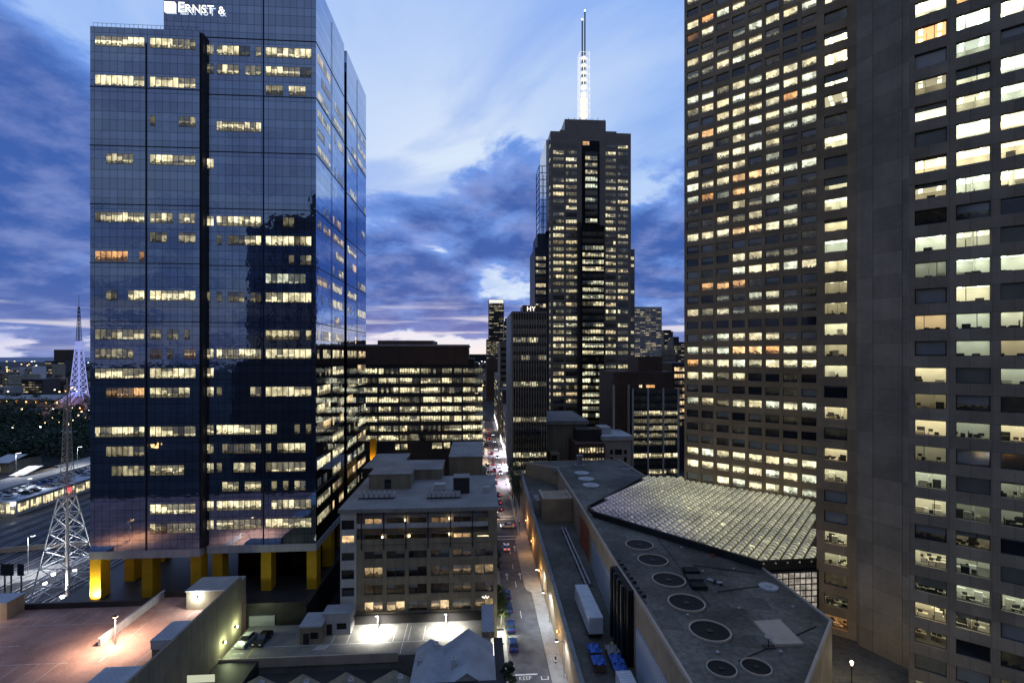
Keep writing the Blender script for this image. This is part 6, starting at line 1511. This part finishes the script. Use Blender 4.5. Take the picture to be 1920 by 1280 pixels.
# ================================================================== park, arts spire and the far city
b = MB()
for k in range(230):
    u, v = R.uniform(-30, 200), R.uniform(752, 872)
    x, y = gp(u, v, 0)
    if -206 < from_w('S', x, y)[0] < -150: continue
    h = R.uniform(7, 14); rr = R.uniform(4, 7)
    for j in range(5): clump(b, (x + R.uniform(-rr, rr) * .6, y + R.uniform(-rr, rr) * .6, h * R.uniform(.35, .9)), rr * .6, 16, 1.0)
solo('park_trees', b, M['leaf_dark'], None, None, 'W', 0, 0, kind='stuff')
flat('park_lawn', [gp(0, 842), gp(52, 836), gp(52, 846), gp(0, 856)], .05, M['grass'], 'W')
for k, (u0, u1, v, Y, h) in enumerate(((40, 82, 832, 312, 6), (82, 130, 822, 330, 6), (-20, 36, 838, 300, 5), (-20, 20, 876, 250, 6), (20, 48, 893, 232, 4))):
    x0, x1 = SU(u0, Y), SU(u1, Y)
    t = thing('pavilion', ('pale roofed pavilion in the park, middle of three', 'pale roofed pavilion in the park, nearest the radio mast', 'pale roofed pavilion with a lit window beside the lawn', 'white tent roof at the river edge', 'low pale kiosk by the viaduct')[k], 'pavilion', 'S', x0, Y, 0)
    b = MB(); b.prism(rect(x0 + 1, x1 - 1, Y, Y + 18), 0, h - 1); b.build('wall', M['grey'], t); xm = (x0 + x1) / 2
    b = MB(); b.face([(x0, Y - 1, h - 1), (x1, Y - 1, h - 1), (x1, Y + 9, h + 1.2), (x0, Y + 9, h + 1.2)]); b.face([(x1, Y + 19, h - 1), (x0, Y + 19, h - 1), (x0, Y + 9, h + 1.2), (x1, Y + 9, h + 1.2)]); b.build('roof', M['pale'], t)
    b = MB(); b.box(x0 + (x1 - x0) * .3, x0 + (x1 - x0) * .5, Y - .1, Y - .02, 1, 3); b.build('window', M['shop_y'], t)
x, y = gp(148, 762, 3); sp = thing('arts_spire', 'slender lattice spire lit violet-blue on the left skyline', 'spire', 'W', x, y, 0)
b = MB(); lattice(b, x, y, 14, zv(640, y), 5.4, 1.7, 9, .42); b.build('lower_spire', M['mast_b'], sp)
b = MB(); lattice(b, x, y, zv(640, y), zv(575, y), 1.7, .5, 9, .2); b.bar((x, y, zv(640, y)), (x, y, zv(553, y)), .4, 6, .15); b.build('upper_spire', M['mast_d'], sp)
b = MB()
for k in range(10):
    a = 2 * math.pi * k / 10; b.bar((x + 27 * math.cos(a), y + 27 * math.sin(a), 1), (x + 5 * math.cos(a + .2), y + 5 * math.sin(a + .2), 18), .35, 4); b.bar((x + 15 * math.cos(a), y + 15 * math.sin(a), 9), (x + 5 * math.cos(a + .5), y + 5 * math.sin(a + .5), 18), .35, 4)
b.build('skirt_rib', M['pale'], sp)
b = MB(); b.cyl(x, y, 1, 16, 25, 20, 3.5); b.build('skirt', M['rust'], sp)
point('spire_light', sp, (0, -12, 26), 30000, (.2, .25, 1), 2)
for dx in (-16, 14): point('skirt_light', sp, (dx, -27, 9), 9000, (1, .5, .2), 2)
t = thing('theatre_building', 'long low theatre building with a row of orange lamps below the spire', 'theatre', 'W', x - 60, y + 20, 0)
y += 45
b = MB(); b.prism([(x - 190, y + 10), (x - 30, y - 20), (x + 60, y - 20), (x + 60, y + 40), (x - 190, y + 50)], 0, 7); b.build('wall', M['tan'], t)
b = MB(); b.prism([(x - 195, y + 8), (x - 28, y - 23), (x + 62, y - 23), (x + 62, y + 42), (x - 195, y + 52)], 7.01, 8.0, bottom=True); b.build('roof', M['roof_pale'], t)
for k in range(12):
    f = k / 11.0; b = MB(); b.cyl(x - 185 + 150 * f, y + 8.5 - 28 * f, 4, 5.4, .7, 8); b.build('lamp', M['lamp_o'], t)
point('theatre_light', t, (0, 15, 6), 16000, (1, .5, .18), 2); point('theatre_light', t, (-60, 25, 6), 16000, (1, .5, .18), 2)
# far blocks on the left skyline
FB = [(18, 38, 688, 950, 'far pale apartment block at the picture edge, first of three', 'pale', 6, .25), (40, 48, 700, 930, 'far low grey block between pale apartment blocks', 'grey', 4, .3), (48, 60, 686, 960, 'far pale apartment block, the narrower neighbour of the first', 'pale', 6, .25),
      (78, 98, 682, 1000, 'far grey apartment slab just before the dark twin tower', 'grey', 7, .3), (84, 121, 676, 1180, 'far dark tower lower half of a twin with a lit stair', 'dark', 9, .65), (101, 138, 656, 1260, 'tallest far tower on the left skyline with a lit top storey', 'darkbrown', 9, .35),
      (0, 14, 702, 820, 'far office block with a big orange lamp at the picture edge', 'grey', 4, .5), (40, 80, 708, 760, 'far office block with many lit windows before the spire', 'dark', 5, .8), (14, 40, 716, 790, 'far dull flat block below the apartments', 'grey', 3, .3), (60, 78, 696, 1100, 'far small block right of the narrow apartments', 'darkbrown', 4, .4),
      (-20, 6, 722, 720, 'far low hall at the picture edge', 'roof_pale', 2, .2), (100, 118, 706, 880, 'far low block in front of the twin towers', 'grey', 4, .5), (150, 170, 688, 1300, 'far block behind the spire beside the glass tower', 'darkbrown', 5, .5), (128, 150, 694, 1200, 'far block just left of the spire', 'grey', 5, .4)]
for (u0, u1, v, Y, l, m, rw, lt) in FB: far_tower(l, 'S', u0, u1, v, Y, 30, m, rw, 3, lt, .6, v0=668 + 52 * 930 / Y, cat='far building', name='far_building', n=2)
# small far buildings that nobody could tell apart, and the lamps between them
def far_box():
    b = MB(); b.box(-8, 8, -6, 6, 0, 9); b.box(-3, 2, -2, 3, 9, 11)
    for k in range(4):
        for z in (2, 5.2): b.face([(-7 + 3.7 * k, -6.05, z), (-4.6 + 3.7 * k, -6.05, z), (-4.6 + 3.7 * k, -6.05, z + 1.7), (-7 + 3.7 * k, -6.05, z + 1.7)], mi=1 if (k * 3 + int(z)) % 3 == 0 else 2)
    return b
fbm = [far_box().mesh('far_house', [M[m], M['shop_y'], M['carglass']]) for m in ('grey', 'tan', 'roof_pale', 'darkbrown')]
def scatter_house(u, v, sc):
    x, y = gp(u, v, 0); o = bpy.data.objects.new('far_house', R.choice(fbm)); COL.objects.link(o); o.location = (x, y, 0); o.scale = (sc * R.uniform(.7, 1.3), sc, sc * R.uniform(.6, 1.5)); o.rotation_euler = (0, 0, R.uniform(-.3, .3))
    tag(o, 'small far building with a few lit windows on the dark city plain', 'far building', 'small far buildings on the city plain')
for k in range(60): scatter_house(R.uniform(-5, 172), 668 + 22 + 46 * R.random() ** 1.3, R.uniform(.9, 1.6))
for k in range(36): scatter_house(R.uniform(884, 917), 668 + 14 + 60 * R.random() ** 1.4, R.uniform(.8, 1.4))
for k in range(10): scatter_house(R.uniform(1240, 1282), 668 + 18 + 30 * R.random(), R.uniform(1, 1.6))
lb = MB(); lb.cyl(0, 0, 0, 6, .12, 5); lb.cyl(0, 0, 6, 6.7, .7, 6, .35, mi=1); lb.cyl(0, 0, 5.5, 6, .3, 6, .7, mi=1)
lms = [lb.mesh('park_lamp', [M['darkmetal'], M[m]]) for m in ('lamp_y', 'lamp_o', 'lamp_w', 'lamp_y')]
def scatter_lamp(u, v, k=None):
    x, y = gp(u, v, 0); o = bpy.data.objects.new('park_lamp', lms[R.randrange(4) if k is None else k]); COL.objects.link(o); s_ = max(.55, y / 520.0); o.location = (x, y, 0); o.scale = (s_, s_, 1.0 + .1 * s_)
    tag(o, 'tiny glowing street lamp far off on the dark city plain', 'street lamp', 'lamps of the far city')
for (u, v) in ((41, 771), (100, 770), (134, 775), (150, 769), (153, 777), (167, 774), (147, 784), (161, 789), (99, 789), (84, 801), (111, 799), (128, 803), (136, 795), (61, 787), (76, 808), (26, 807), (23, 811), (110, 778), (107, 775), (135, 768)): scatter_lamp(u, v + 9)
for k in range(90): scatter_lamp(R.uniform(0, 172), 668 + 10 + 66 * R.random() ** 1.2)
for k in range(30): scatter_lamp(R.uniform(884, 916), 668 + 6 + 70 * R.random() ** 1.3)
for k in range(70):      # lamps of the city behind the viewpoint: the glass tower mirrors them
    o = bpy.data.objects.new('park_lamp', lms[R.choice((0, 1, 1, 2))]); COL.objects.link(o); place(o, 'S', R.uniform(-190, -20) if k % 2 else -85 + R.gauss(0, 14), R.uniform(-380, -40) if k % 2 else R.uniform(-300, -60), 0)
    o.scale = (2.4, 2.4, 1.5)
    tag(o, 'street lamp in the district behind the viewpoint, mirrored in the glass tower', 'street lamp', 'lamps behind the viewpoint')
for k in range(10): scatter_lamp(R.uniform(1242, 1280), 668 + 12 + 40 * R.random())
